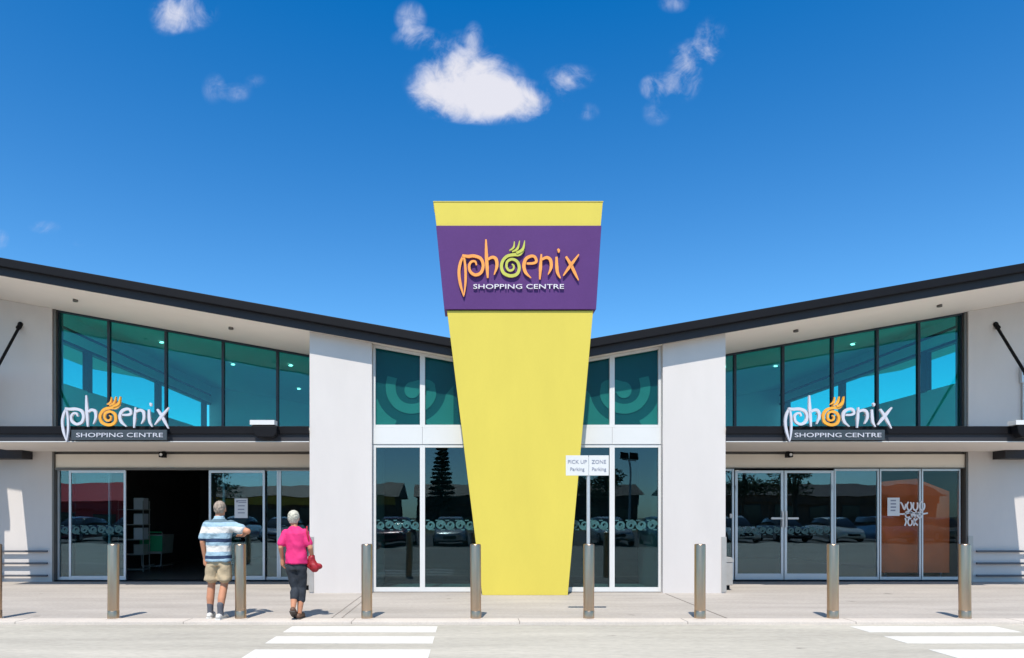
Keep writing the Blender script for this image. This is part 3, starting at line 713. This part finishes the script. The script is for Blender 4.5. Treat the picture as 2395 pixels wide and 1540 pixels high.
notice(9.64, 9.92, 1.51, 1.93, YD - .008, 'white framed notice on the glass in front of the orange board', [(.25, .7, .8, .08), (.25, .7, .62, .08), (.25, .7, .44, .08), (.25, .65, .26, .08)])
for (xc, lab) in ((-3.29, 'small grey litter bin beside the left pier behind the woman'), (5.17, 'small grey litter bin beside the right pier near the glass doors')):
    t = thing('litter_bin', (xc, 13.95, 0), lab, 'bin', 'litter bins beside the piers')
    obj('body', MB().box(-.16, .16, -.16, .16, .10, .56).mesh('body', .015), 'steel_grey', t, True)
    obj('lid', MB().prism([(-.17, .565), (.17, .565), (.17, .62), (.13, .67), (-.13, .67), (-.17, .62)], -.17, .17).mesh('lid', .01), 'steel_grey', t, True)
    obj('foot', MB().box(-.11, .11, -.11, .11, 0, .095).mesh('foot'), 'black_metal', t, True)

# ------------------------------------------------------------------ things inside the doorways
t = thing('promotion_board', (10.35, 15.94, .012), 'orange promotion board standing behind the right hand glass', 'board')
pb = obj('board', MB().prism([(9.50, .18), (11.22, .18), (11.22, 2.08), (10.45, 2.38), (9.50, 2.30)], 15.92, 15.96).mesh('board', .004), 'hoard', t)
for xx in (9.7, 11.0): box('leg', (xx, xx + .05, 15.925, 15.955, .012, .18), 'navy_frame', t)
m_ = MB(); yb0, yb1 = YD - .010, YD - .004
def sk(pts, w_): q = smooth_pts(pts, 4); m_.stroke(q, [w_] * len(q), yb0, yb1)
bx, bz = 9.95, 1.46
def ring(cx, cz, rx, rz, t0=0.0, t1=6.0, n=11): return [(cx + rx * math.cos(t0 + (t1 - t0) * q / (n - 1)), cz + rz * math.sin(t0 + (t1 - t0) * q / (n - 1))) for q in range(n)]
for pts in ([(-.02, .44), (.03, .40), (.10, .24), (.14, .40)], ring(.24, .34, .065, .12, 1.9, 7.4), [(.36, .44), (.35, .28), (.41, .22), (.47, .28), (.47, .44)], ring(.60, .34, .07, .12, 1.2, 7.0),
            [(-.18, .13), (.05, .11), (.3, .15), (.55, .11), (.76, .14)], ring(.20, .10, .07, .09, .4, 5.6), [(.30, .20), (.31, .02), (.36, .12), (.41, .02), (.43, .20)], ring(.53, .09, .055, .09, 2.0, 7.8),
            [(.12, .0), (.15, -.10), (.11, -.22)], ring(.26, -.11, .06, .10, 1.0, 6.9), [(.38, -.0), (.37, -.22)], [(.47, -.01), (.39, -.11), (.48, -.21)]):
    sk([(bx + p[0] * .82, bz + p[1] * .82) for p in pts], .034)
o = obj('window_lettering', m_.mesh('window_lettering'), 'white_letter'); tag(o, 'bold white hand lettered sticker on the glass in front of the orange board', 'sticker')
t = thing('shopping_trolley', (-8.75, 19.0, .012), 'shopping trolley with a green panel in the dark open doorway', 'trolley')
obj('basket', MB().prism([(-.28, .45), (.28, .45), (.32, .98), (-.32, .98)], -.35, .35).mesh('basket', .02), 'steel_grey', t, True)
obj('panel', MB().box(-.31, .31, -.378, -.36, .52, .95).mesh('panel', .004), 'gloss_green', t, True)
obj('handle', MB().tube([(-.33, -.45, 1.05), (.33, -.45, 1.05)], .02, 8).mesh('handle'), 'gloss_green', t, True)
obj('frame', MB().tube([(-.26, -.35, .12), (-.30, -.35, 1.0), (-.33, -.45, 1.05)], .015, 6).tube([(.26, -.35, .12), (.30, -.35, 1.0), (.33, -.45, 1.05)], .015, 6).tube([(-.26, -.35, .12), (-.26, .4, .12)], .015, 6).tube([(.26, -.35, .12), (.26, .4, .12)], .015, 6).tube([(-.26, -.35, .12), (.26, -.35, .12)], .014, 6).mesh('frame'), 'steel_grey', t, True)
for (a, b) in ((-.26, -.33), (.26, -.33), (-.26, .38), (.26, .38)):
    obj('wheel', MB().lathe([(.055, -.012), (.06, 0), (.055, .012)], (a, b, .06), 12, 'x').mesh('wheel'), 'tyre', t, True)
t = thing('stock_shelf', (-9.05, 18.3, .012), 'narrow stock shelf just inside the open doorway on the left', 'shelf')
for zz in (.05, .45, .85, 1.25, 1.65): obj('shelf', MB().box(-.35, .35, -.2, .2, zz, zz + .025).mesh('shelf'), 'steel_grey', t, True)
for (a, b) in ((-.34, -.19), (.32, -.19), (-.34, .17), (.32, .17)): obj('post', MB().box(a, a + .02, b, b + .02, 0, 1.9).mesh('post'), 'steel_grey', t, True)
crt = [('pale carton on the top shelf inside the doorway', 1.675, .3), ('white carton on the second shelf inside the doorway', 1.275, .28), ('lilac carton on the middle shelf inside the doorway', .875, .3), ('grey carton on the lower shelf inside the doorway', .475, .26)]
for q, (lab, zz, hh) in enumerate(crt):
    o = box('carton', (-8.98, -8.72, 18.13, 18.42, zz + .012, zz + .012 + hh), 'paper' if q < 3 else 'steel_grey', None, .006); tag(o, lab, 'carton', 'cartons on the stock shelf')

t = thing('display_stand', (-7.35, 20.6, .012), 'low dark display stand with green front deep inside the open doorway', 'stand')
obj('cabinet', MB().box(-.45, .45, -.25, .25, 0, .95).mesh('cabinet', .01), 'int_dark', t, True)
obj('front_panel', MB().box(-.43, .43, -.262, -.252, .12, .9).mesh('front_panel'), 'gloss_green', t, True)
obj('counter_top', MB().box(-.5, .5, -.3, .3, .952, .99).mesh('counter_top', .006), 'steel_grey', t, True)
for q, (dx, hh, mt, lab) in enumerate(((-.28, .22, 'redsign', 'red packet on the display stand in the doorway'), (-.02, .30, 'paper', 'white packet on the display stand in the doorway'), (.25, .18, 'yellowsign', 'yellow packet on the display stand in the doorway'))):
    o = box('packet', (-7.35 + dx - .09, -7.35 + dx + .09, 20.5, 20.6, 1.004, 1.004 + hh), mt, None, .005); tag(o, lab, 'packet', 'packets on the display stand')

# ------------------------------------------------------------------ bollards and the parking sign
def make_bollard(xx, lab):
    t = thing('bollard', (xx, 10.0, 0), lab, 'bollard', 'stainless bollards along the kerb')
    obj('post', MB().lathe([(.079, .124), (.079, 1.085), (.076, 1.094), (.068, 1.10)], (0, 0, 0), 32).mesh('post', 0, True), 'steel', t, True)
    obj('base_sleeve', MB().lathe([(.081, 0), (.081, .116), (.078, .122)], (0, 0, 0), 32).mesh('base_sleeve', 0, True), 'steel', t, True)
    obj('base_ring', MB().lathe([(.0775, .117), (.0775, .124)], (0, 0, 0), 24).mesh('base_ring'), 'bronze_frame', t, True)
    obj('foot_plate', MB().lathe([(.105, 0.0035), (.105, .006), (.09, .010)], (0, 0, 0), 24).mesh('foot_plate'), 'kerb', t, True)
    return t
bl = [(-10, 'steel bollard cut off by the left edge of the frame'), (265, 'steel bollard in front of the left glass sliding door'), (563, 'steel bollard right beside the man in the striped shirt'),
      (858, 'steel bollard in front of the left white pier'), (1113, 'steel bollard in front of the left foot of the yellow tower'), (1377, 'steel bollard that carries the white parking sign'),
      (1637, 'steel bollard in front of the right white pier'), (1948, 'steel bollard in front of the closed double glass doors'), (2257, 'steel bollard at the right end in front of the orange board')]
b0 = None
for px_, lab in bl:
    xx = X(px_, 10.0)
    if b0 is None: b0 = make_bollard(xx, lab)
    else:
        c = copy_tree(b0); c.location = (xx, 10.0, 0); c['label'] = lab; c.rotation_euler = (R(random.uniform(-.35, .35)), R(random.uniform(-.35, .35)), random.uniform(0, 6.28))
xs_ = X(1376, 10.0)
t = thing('parking_sign', (xs_, 10.0, 1.10), 'white two panel parking sign on a thin post above a bollard', 'sign')
obj('post', MB().lathe([(.026, .0), (.026, 1.28)], (0, 0, 0), 16).mesh('post', 0, True), 'galv', t, True)
for (a, b, l1, l2) in ((-.335, -.004, 'PICK UP', 'Parking'), (.004, .295, 'ZONE', 'Parking')):
    pl = obj('plate', MB().box(a, b, -.034, -.028, 1.005, 1.30).mesh('plate', .002), 'sign_white', t, True)
    for (tx_, sz, zz) in ((l1, .078, 1.18), (l2, .072, 1.075)):
        tm = text_mesh(tx_, sz, (a + b) / 2, -.0365, zz, .003); obj('lettering', tm, 'ink', pl, True)
obj('clamp', MB().box(-.05, .05, -.0275, .03, 1.02, 1.05).box(-.05, .05, -.0275, .03, 1.24, 1.27).mesh('clamp'), 'galv', t, True)

# ------------------------------------------------------------------ people
def skinned(mb, name, voxel=.011, it=4, fac=.5, fold=0.0, seed=0):
    me = bpy.data.meshes.new(name); me.from_pydata(mb.v, [], mb.f)
    bm = bmesh.new(); bm.from_mesh(me); bmesh.ops.recalc_face_normals(bm, faces=bm.faces); bm.to_mesh(me); bm.free()
    o = bpy.data.objects.new('tmp', me); COL.objects.link(o)
    r_ = o.modifiers.new('r', 'REMESH'); r_.mode = 'VOXEL'; r_.voxel_size = voxel; r_.use_smooth_shade = True
    s_ = o.modifiers.new('s', 'SMOOTH'); s_.iterations = it; s_.factor = fac
    dg = bpy.context.evaluated_depsgraph_get(); dg.update()
    out_ = bpy.data.meshes.new_from_object(o.evaluated_get(dg)); out_.name = name
    bpy.data.objects.remove(o)
    if fold:                                     # cloth folds: slanting creases pushed along the normals
        nrm = [v_.normal.copy() for v_ in out_.vertices]
        for v_, n_ in zip(out_.vertices, nrm):
            x, y, z = v_.co; a = math.atan2(y, x + 1e-6)
            f = math.sin(z * 36 + 2.3 * math.sin(a * 2 + seed) + x * 16 + seed) * (.5 + .5 * math.sin(a * 3 + z * 9 + seed * 2))
            f +=   .7 * math.sin(x * 38 - z * 17 + 1.7 * math.sin(z * 12 + seed)) * (.5 + .5 * math.sin(z * 7 + x * 11 + seed))
            v_.co += n_ * (f + .9) * fold
    for p in out_.polygons: p.use_smooth = True
    return out_
def hand(mb, wrist, d, side, palm_n):
    w_ = Vector(wrist); d = Vector(d).normalized(); n_ = Vector(palm_n).normalized(); a = d.cross(n_).normalized() * side
    mb.limb([w_, w_ + d * .05, w_ + d * .085], [.026, .033, .034], 10)
    for q, ln in ((-1.5, .062), (-.5, .074), (.5, .07), (1.5, .055)):
        p0 = w_ + d * .085 + a * q * .019
        mb.limb([p0, p0 + d * ln * .5 + n_ * .006, p0 + d * ln * .85 + n_ * .022, p0 + d * ln + n_ * .036], [.0105, .0098, .009, .008], 8)
    p0 = w_ + d * .03 - a * .03
    mb.limb([p0, p0 + d * .03 - a * .022 + n_ * .01, p0 + d * .062 - a * .026 + n_ * .022], [.013, .0115, .009], 8)
def head(mb, c, s=1.0, yaw=0):
    c = Vector(c)
    mb.ell(c + Vector((0, -.005, .015)) * s, (.077 * s, .096 * s, .098 * s), 20, 14)
    mb.ell(c + Vector((0, .035, -.06)) * s, (.056 * s, .062 * s, .058 * s), 16, 10)
    mb.limb([c + Vector((0, .098, .0)) * s, c + Vector((0, .112, -.03)) * s], [.010 * s, .015 * s], 8)
    for e in (-1, 1):
        mb.ell(c + Vector((e * .08, -.005, -.012)) * s, (.012 * s, .022 * s, .034 * s), 10, 8)
        mb.ell(c + Vector((e * .035, .08, .02)) * s, (.02 * s, .012 * s, .01 * s), 8, 6)
def face_parts(p, c, s=1.0):
    c = Vector(c)
    for e in (-1, 1):
        obj('eye', MB().ell(c + Vector((e * .033, .086, .003)) * s, (.012 * s, .008 * s, .008 * s), 10, 8).mesh('eye', 0, 'all'), 'eye', p, True)
    obj('mouth', MB().ell(c + Vector((0, .093, -.062)) * s, (.024 * s, .008 * s, .007 * s), 10, 8).mesh('mouth', 0, 'all'), 'lips', p, True)
def hair_cap(p, c, s, mat, low, puff=1.0):
    c = Vector(c); m2 = MB()
    m2.ell(c + Vector((0, -.016, .026)) * s, (.084 * s * puff, .099 * s * puff, .098 * s * puff), 20, 14)
    m2.loft([(c.x, c.y - .03 * s, c.z + low * s, .055 * s, .058 * s), (c.x, c.y - .028 * s, c.z - .01 * s, .078 * s * puff, .082 * s * puff), (c.x, c.y - .02 * s, c.z + .03 * s, .083 * s * puff, .09 * s * puff)], 18)
    me = skinned(m2, 'hair', .008, 2)
    bm = bmesh.new(); bm.from_mesh(me)          # open the face side
    bmesh.ops.delete(bm, geom=[f for f in bm.faces if f.calc_center_median().y > c.y + .045 * s and f.calc_center_median().z < c.z + .062 * s], context='FACES')
    for v_ in bm.verts:
        n_ = math.sin(v_.co.x * 150 + v_.co.z * 70 + 2 * math.sin(v_.co.z * 60)) * math.sin(v_.co.z * 110 + v_.co.y * 120); v_.co += v_.normal * n_ * .006
    bm.to_mesh(me); bm.free()
    return obj('hair', me, mat, p, True)
def shoe(c, yawdeg, pitch, mat, p, name, ln=.28, wd=.05, strap=False):
    m2 = MB()
    m2.limb([(0, -.055, .045), (0, .04, .045), (0, .13, .038), (0, .175, .03)], [.042, .043, .044, .032], 12)
    me = skinned(m2, name, .008, 3)
    for v_ in me.vertices:
        if v_.co.z < .012: v_.co.z = .012
    mt = Matrix.Translation(c) @ Matrix.Rotation(R(yawdeg), 4, 'Z') @ Matrix.Rotation(R(pitch), 4, 'X')
    me.transform(mt)
    o = obj(name, me, mat, p, True)
    s2 = MB().prism([(-.042, -.09), (.042, -.09), (.048, .05), (.046, .14), (.02, .205), (-.02, .205), (-.046, .14), (-.048, .05)], .0, .016, 'z').mesh('sole', .004)
    s2.transform(mt); obj('sole', s2, 'sole' if strap else 'shoe', o, True)
    return o

# man, seen from behind, left arm hanging, right elbow out
man = thing('person', (X(510, 10.0), 10.03, 0), 'person in striped blue polo and khaki shorts walking towards the doors, elbow out', 'person')
m1 = MB()
hc = (.012, .02, 1.612)
head(m1, hc); m1.limb([(.0, -.005, 1.40), (.005, .0, 1.49), (.01, .01, 1.57)], [.07, .058, .056])
m1.loft([(0, 0, .80, .12, .085), (0, 0, .92, .14, .10), (0, .0, 1.06, .14, .10), (0, -.005, 1.25, .175, .115), (0, -.01, 1.38, .175, .10), (0, -.005, 1.44, .10, .075)])
m1.limb([(-.175, -.01, 1.385), (-.225, -.03, 1.13), (-.215, .03, .89)], [.058, .043, .029])
hand(m1, (-.215, .03, .89), (.06, .12, -1), 1, (.9, .2, 0))
m1.limb([(.175, -.01, 1.385), (.43, -.02, 1.285), (.30, .20, 1.225)], [.06, .046, .031])
hand(m1, (.30, .20, 1.225), (-.75, .55, .05), 1, (-.2, .1, -1))
m1.limb([(-.095, 0, .86), (-.125, .05, .50), (-.137, .035, .30), (-.140, .04, .07)], [.078, .056, .058, .035])
m1.limb([(.095, 0, .86), (.078, .01, .50), (.06, -.05, .30), (.052, -.09, .07)], [.078, .056, .058, .035])
obj('body', skinned(m1, 'body', .0095, 4), 'skin', man, True)
face_parts(man, hc)
hair_cap(man, hc, 1.0, 'hair_m', -.062)
m1 = MB()
m1.loft([(0, -.005, .845, .192, .138), (0, 0, .92, .184, .134), (0, 0, 1.05, .172, .126), (0, -.005, 1.25, .190, .128), (0, -.01, 1.36, .197, .118), (0, -.008, 1.42, .15, .095), (.003, -.005, 1.475, .072, .07)], 28)
m1.limb([(-.165, -.01, 1.375), (-.215, -.025, 1.20)], [.070, .068]); m1.limb([(.165, -.01, 1.375), (.325, -.015, 1.315)], [.072, .070])
m1.loft([(.004, -.004, 1.465, .074, .07), (.006, 0, 1.51, .068, .067)], 18)
obj('polo_shirt', skinned(m1, 'polo_shirt', .0105, 4, fold=.0055, seed=1.0), 'polo', man, True)
m1 = MB()
m1.loft([(0, 0, .94, .145, .10), (0, 0, .87, .160, .112), (0, 0, .78, .165, .115)], 24)
m1.limb([(-.085, 0, .77), (-.112, .03, .62)], [.098, .102]); m1.limb([(.085, 0, .77), (.084, .0, .62)], [.098, .102])
m1.loft([(-.112, .03, .62, .104, .104), (-.115, .032, .565, .106, .104)], 18); m1.loft([(.084, 0, .62, .104, .104), (.083, .0, .565, .106, .104)], 18)
obj('shorts', skinned(m1, 'shorts', .0105, 3, fold=.005, seed=2.4), 'khaki', man, True)
for (a, b, c) in ((-.139, .038, 0), (.054, -.082, 0)):
    obj('sock', skinned(MB().limb([(a, b - .004, .215), (a, b, .12), (a, b + .005, .06)], [.048, .044, .046]), 'sock', .008, 2), 'sock', man, True)
shoe((-.14, .045, .002), 6, 0, 'shoe', man, 'shoe'); shoe((.052, -.088, .002), -6, 0, 'shoe', man, 'shoe')

# woman, seen from behind, mid step, red bag at her right hip
wom = thing('person', (X(692, 10.0), 10.03, 0), 'person in bright pink shirt and dark cropped trousers walking towards the doors', 'person')
m1 = MB(); hc = (-.045, .025, 1.475)
head(m1, hc, .93); m1.limb([(-.02, -.0, 1.27), (-.03, .0, 1.35), (-.042, .012, 1.43)], [.062, .05, .048])
m1.loft([(0, 0, .76, .115, .085), (0, 0, .86, .115, .085), (-.005, 0, 1.0, .12, .09), (-.01, 0, 1.16, .15, .10), (-.015, 0, 1.27, .155, .092), (-.02, 0, 1.32, .09, .07)])
m1.limb([(-.165, 0, 1.265), (-.215, -.06, 1.05), (-.215, .02, .88)], [.05, .038, .025])
hand(m1, (-.215, .02, .88), (.02, .25, -1), 1, (.9, .2, 0))
m1.limb([(.135, 0, 1.265), (.215, -.04, 1.04), (.225, .06, .86)], [.05, .038, .025])
hand(m1, (.225, .06, .86), (.05, .3, -1), -1, (-.9, .2, 0))
m1.limb([(.075, 0, .76), (.075, .05, .46), (.065, .0, .27), (.055, -.035, .075)], [.068, .055, .052, .032])
m1.limb([(-.07, 0, .76), (-.02, .02, .45), (-.015, -.08, .30), (-.012, -.145, .145)], [.068, .055, .052, .032])
obj('body', skinned(m1, 'body', .0095, 4), 'skin', wom, True)
face_parts(wom, hc, .93)
hair_cap(wom, hc, .95, 'hair_w', -.075, 1.06)
m1 = MB()
m1.loft([(.005, 0, .81, .166, .124), (.002, 0, .90, .156, .115), (-.004, 0, 1.02, .142, .104), (-.01, 0, 1.17, .156, .108), (-.015, 0, 1.255, .165, .105), (-.02, 0, 1.30, .12, .085), (-.028, 0, 1.355, .062, .06)], 26)
m1.limb([(-.155, 0, 1.255), (-.205, -.04, 1.11)], [.060, .059]); m1.limb([(.125, 0, 1.255), (.180, -.02, 1.11)], [.060, .059])
obj('shirt', skinned(m1, 'shirt', .0105, 4, fold=.006, seed=4.1), 'pink', wom, True)
m1 = MB()
m1.loft([(0, 0, .86, .125, .09), (0, 0, .80, .140, .10), (0, 0, .72, .143, .105)], 22)
m1.limb([(.074, 0, .73), (.073, .05, .46), (.066, .005, .28)], [.082, .062, .058]); m1.limb([(-.07, 0, .73), (-.02, .02, .45), (-.016, -.07, .31)], [.082, .062, .058])
obj('trousers', skinned(m1, 'trousers', .0105, 3, fold=.0055, seed=3.2), 'denim', wom, True)
shoe((.055, -.03, .002), -4, 0, 'sandal', wom, 'sandal', strap=True); shoe((-.012, -.135, .088), 4, -26, 'sandal', wom, 'sandal', strap=True)
bag = thing('shoulder_bag', (X(692, 10.0) + .25, 10.05, .70), 'soft red shoulder bag hanging at the hip of the person in pink', 'bag')
m1 = MB(); m1.limb([(-.03, .0, .20), (-.02, .0, .10), (.03, 0, .05), (.08, .02, .06)], [.042, .060, .058, .042], 12); m1.limb([(-.07, .0, .08), (.0, .0, .03)], [.036, .04], 12)
obj('pouch', skinned(m1, 'pouch', .010, 3, fold=.006, seed=.7), 'redbag', bag, True)
obj('strap', MB().tube(smooth_pts([(-.03, -.01, .22), (-.045, -.075, .40), (-.075, -.085, .56), (-.10, .0, .655)], 5), .012, 8).mesh('strap', 0, True), 'redbag', bag, True)

# ------------------------------------------------------------------ what the glass reflects: car park, trees, shops opposite
def paint(nm, c): M[nm] = pmat(nm, c, .25, .2, var=.02, coat=.6); return nm
def car(x, y, rz, col, lab, wagon=False):
    t = thing('parked_car', (x, y, -.044), lab, 'car', 'cars in the car park opposite'); t.rotation_euler = (0, 0, R(rz))
    def lf(st):
        a = MB(); n = len(st); vs_ = []; fs = []
        for (yy, hw, z0, z1, hwt) in st: vs_ += [(-hw, yy, z0), (hw, yy, z0), (hw, yy, (z0 + z1) / 2), (hwt, yy, z1), (-hwt, yy, z1), (-hw, yy, (z0 + z1) / 2)]
        for i in range(n - 1):
            for k in range(6): fs.append((i * 6 + k, i * 6 + (k + 1) % 6, (i + 1) * 6 + (k + 1) % 6, (i + 1) * 6 + k))
        fs += [tuple(range(6))[::-1], tuple(range((n - 1) * 6, n * 6))]
        return a.add(vs_, fs)
    obj('body', lf([(-2.15, .74, .38, .80, .66), (-2.05, .84, .24, .95, .74), (-1.2, .88, .20, .98, .80), (.6, .89, .20, .96, .80), (1.3, .87, .20, .90, .76), (1.95, .82, .24, .78, .70), (2.15, .68, .34, .66, .58)]).mesh('body', .04, True), col, t, True)
    tail = -1.95 if wagon else -1.65
    obj('cabin', lf([(tail, .74, .93, .99, .70), (tail + .35, .76, .92, 1.40, .60), (-.2, .77, .92, 1.46, .62), (.45, .77, .92, 1.36, .60), (1.1, .74, .90, .95, .68)]).mesh('cabin', .02, True), 'carglass', t, True)
    obj('roof', lf([(tail + .36, .58, 1.395, 1.43, .54), (-.2, .61, 1.45, 1.485, .57), (.42, .58, 1.36, 1.395, .54)]).mesh('roof', .008, True), col, t, True)
    for (a, b) in ((-.80, 1.32), (.80, 1.32), (-.80, -1.32), (.80, -1.32)):
        wh = obj('wheel', MB().lathe([(.24, -.10), (.32, -.09), (.33, 0), (.32, .09), (.24, .10)], (a, b, .33), 20, 'x').mesh('wheel', 0, True), 'tyre', t, True)
        obj('rim', MB().lathe([(.20, -.108), (.21, 0), (.20, .108)], (a, b, .33), 16, 'x').mesh('rim', 0, True), 'rim', wh, True)
    for e in (-1, 1):
        obj('headlight', MB().ell((e * .55, 2.04, .66), (.17, .08, .075), 10, 8).mesh('headlight', 0, 'all'), 'lens', t, True)
        obj('tail_light', MB().ell((e * .62, -2.08, .78), (.14, .05, .09), 10, 8).mesh('tail_light', 0, 'all'), 'tail', t, True)
    obj('grille', MB().box(-.34, .34, 2.10, 2.165, .42, .58).mesh('grille', .01), 'black_metal', t, True)
    return t
cars = [(-23.2, -9.0, 1, paint('car_plum', (.10, .02, .05)), 'plum car reflected at the far end of the left glass door'), (-20.2, -9.3, 0, paint('car_teal', (.06, .16, .18)), 'teal car reflected in the left glass door'), (-17.0, -8.9, -2, paint('car_bright', (.72, .73, .74)), 'bright white car reflected between the man and the open doorway'),
        (-11.2, -9.2, 1, paint('car_steel', (.30, .32, .36)), 'steel grey car reflected behind the white notice'), (18.6, -9.1, 2, paint('car_graphite', (.07, .07, .08)), 'graphite car reflected in the left leaf of the double doors'), (21.6, -8.9, 0, paint('car_ivory', (.68, .66, .58)), 'ivory car reflected in the right leaf of the double doors'),
        (24.7, -9.2, -1, paint('car_azure', (.06, .18, .34)), 'azure car reflected in the pane left of the orange board'), (27.8, -9.0, 1, paint('car_sand', (.42, .36, .26)), 'sand coloured car reflected over the orange board'),
        (-13.8, -9.2, 0, paint('car_white', (.75, .75, .75)), 'white car reflected low in the left glass doors'), (-3.9, -8.6, 2, paint('car_maroon', (.16, .01, .03)), 'maroon car reflected in the glazing left of the tower'),
        (-1.0, -9.0, 0, paint('car_silver', (.45, .46, .48)), 'silver car reflected beside the maroon one left of the tower'), (4.4, -9.0, 0, paint('car_black', (.015, .015, .018)), 'black car reflected in the glazing right of the tower'),
        (7.3, -8.8, -2, paint('car_pale', (.60, .62, .62)), 'pale grey car reflected in the glazing right of the tower'), (10.2, -9.1, 1, paint('car_navy', (.02, .04, .10)), 'navy car reflected in the closed glass doors'),
        (15.6, -9.0, 0, paint('car_offwhite', (.66, .65, .60)), 'cream car reflected near the orange board'), (-8.6, -9.1, -1, paint('car_charcoal', (.05, .052, .055)), 'charcoal car reflected behind the person in pink'),
        (-10.9, -19.5, 180, paint('car_red', (.45, .02, .02)), 'red car in the far row reflected in the left doors'), (1.9, -19.6, 180, paint('car_blue', (.05, .12, .30)), 'blue car in the far row of the car park'),
        (13.0, -19.4, 180, paint('car_green', (.05, .12, .08)), 'dark green car in the far row of the car park')]
for i, a in enumerate(cars): car(*a, wagon=i % 3 == 0)

def crown(mat, blobs, per, size, seed, parent):
    rnd = random.Random(seed); vs_ = []; fs = []
    for (c, r_) in blobs:
        for k in range(per):
            d = Vector((rnd.gauss(0, 1), rnd.gauss(0, 1), rnd.gauss(0, 1))).normalized() * (rnd.random() ** .4)
            p = Vector((c[0] + d.x * r_[0], c[1] + d.y * r_[1], c[2] + d.z * r_[2]))
            a = Vector((rnd.gauss(0, 1), rnd.gauss(0, 1), rnd.gauss(0, .6))).normalized(); b = a.orthogonal().normalized(); b.rotate(Matrix.Rotation(rnd.random() * 6.28, 3, a))
            s_ = size * (.6 + .8 * rnd.random()); n = len(vs_)
            vs_ += [p - a * s_, p + b * s_ * .45, p + a * s_, p - b * s_ * .45]; fs.append((n, n + 1, n + 2, n + 3))
    me = bpy.data.meshes.new('crown'); me.from_pydata([tuple(q) for q in vs_], [], fs)
    return obj('crown', me, mat, parent, True)
def broadleaf(x, y, h, seed, lab):
    rnd = random.Random(seed); t = thing('broadleaf_tree', (x, y, -.1), lab, 'tree', 'trees beyond the car park')
    tr = MB().tube([(0, 0, 0), (.1, 0, h * .25), (.0, .1, h * .5), (.15, 0, h * .75)], [.28, .2, .14, .05], 10); bl_ = []
    for k in range(13):
        a = rnd.random() * 6.28; rr = h * (.10 + .22 * rnd.random()); zz = h * (.48 + .46 * rnd.random())
        c = (rr * math.cos(a), rr * math.sin(a), zz); tr.tube([(0, .05, h * (.3 + .2 * rnd.random())), (c[0] * .6, c[1] * .6, zz * .85), c], [.09, .05, .02], 6)
        bl_.append((c, (h * .15, h * .15, h * .10)))
    obj('trunk', tr.mesh('trunk', 0, True), 'bark', t, True); crown('leaf', bl_, 170, .17, seed + 1, t)
def conifer(x, y, h, seed, lab):
    rnd = random.Random(seed); t = thing('conifer_tree', (x, y, -.1), lab, 'tree')
    tr = MB().tube([(0, 0, 0), (0, 0, h * .5), (0, 0, h)], [.3, .18, .02], 10); bl_ = []
    zz = h * .2
    while zz < h * .97:
        rr = (h - zz) * .19 + .15
        for k in range(9):
            a = 6.28 * k / 9 + rnd.random(); e = (rr * math.cos(a), rr * math.sin(a), zz + rr * .12); tr.tube([(0, 0, zz), e], [.04, .01], 5)
            for q in (.35, .65, .95): bl_.append(((e[0] * q, e[1] * q, zz + rr * .1 * q), (.26 + rr * .10, .26 + rr * .10, .16)))
        zz += .55
    obj('trunk', tr.mesh('trunk', 0, True), 'bark', t, True); crown('pine', bl_, 44, .20, seed + 1, t)
conifer(-3.6, -58, 11.2, 5, 'tall dark conifer reflected in the lower glazing left of the tower')
broadleaf(-27, -40, 8.5, 21, 'broad tree reflected in the left doors above the white notice')
broadleaf(-14.5, -46, 9.5, 22, 'dark tree reflected at the edge of the left pier')
broadleaf(13.5, -44, 6.6, 23, 'round tree reflected behind the floodlight mast')
broadleaf(27, -36, 8.0, 24, 'dark leafy tree reflected in the closed double doors')
broadleaf(34, -40, 9.0, 25, 'tall leafy tree reflected between the double doors and the orange board')
broadleaf(5.5, -50, 7.2, 26, 'tree reflected right at the foot of the yellow tower')
t = thing('floodlight_mast', (11.9, -24, -.044), 'car park floodlight mast reflected in the glazing right of the tower', 'mast')
obj('pole', MB().lathe([(.11, 0), (.07, 5.6)], (0, 0, 0), 12).mesh('pole', 0, True), 'galv', t, True)
obj('crossarm', MB().box(-.55, .55, -.05, .05, 5.6, 5.7).mesh('crossarm'), 'galv', t, True)
for e in (-.38, .38): obj('lamp_head', MB().prism([(-.34, 5.72), (.34, 5.72), (.30, 6.25), (-.30, 6.3)], -.16, .2).mesh('lamp_head', .03), 'black_metal', t, True).location = (e, 0, 0)
def shop(x0, x1, y, h, wall, fas, lab, rh=1.6, roof='roofbrown'):
    t = thing('shop_building', ((x0 + x1) / 2, y, -.1), lab, 'building', 'shops across the car park'); c = (x0 + x1) / 2; a, b = x0 - c, x1 - c
    obj('wall', MB().box(a, b, -8, 0, 0, h).mesh('wall'), wall, t, True)
    obj('roof', MB().prism([(-8.6, h), (.9, h), (-3.8, h + rh)], a - .6, b + .6, 'x').mesh('roof'), roof, t, True)
    obj('fascia', MB().box(a - .02, b + .02, .02, .5, h - 1.0, h - .02).mesh('fascia'), fas, t, True)
    n = int((b - a) / 4)
    for k in range(n):
        q = a + (k + .5) * (b - a) / n
        wdw = obj('window', MB().box(q - 1.3, q + 1.3, .003, .06, .5, h - 1.3).mesh('window'), 'navy_frame', t, True)
        obj('pane', MB().box(q - 1.2, q + 1.2, .062, .08, .6, h - 1.4).mesh('pane'), 'carglass', wdw, True)
shop(-62, -39.5, -46, 3.2, 'redsign', 'redsign', 'red fronted shop reflected in the leftmost glass door', 2.3, 'redsign')
shop(-36, -9, -54, 3.9, 'brick', 'yellowsign', 'low brown shop with yellow fascia reflected beside the person in pink')
shop(-7, 22, -62, 4.2, 'brick', 'roofbrown', 'long low brown shop reflected behind the conifer')
shop(25, 60, -56, 4.2, 'brick', 'brick', 'brown brick shop reflected in the right hand doors')
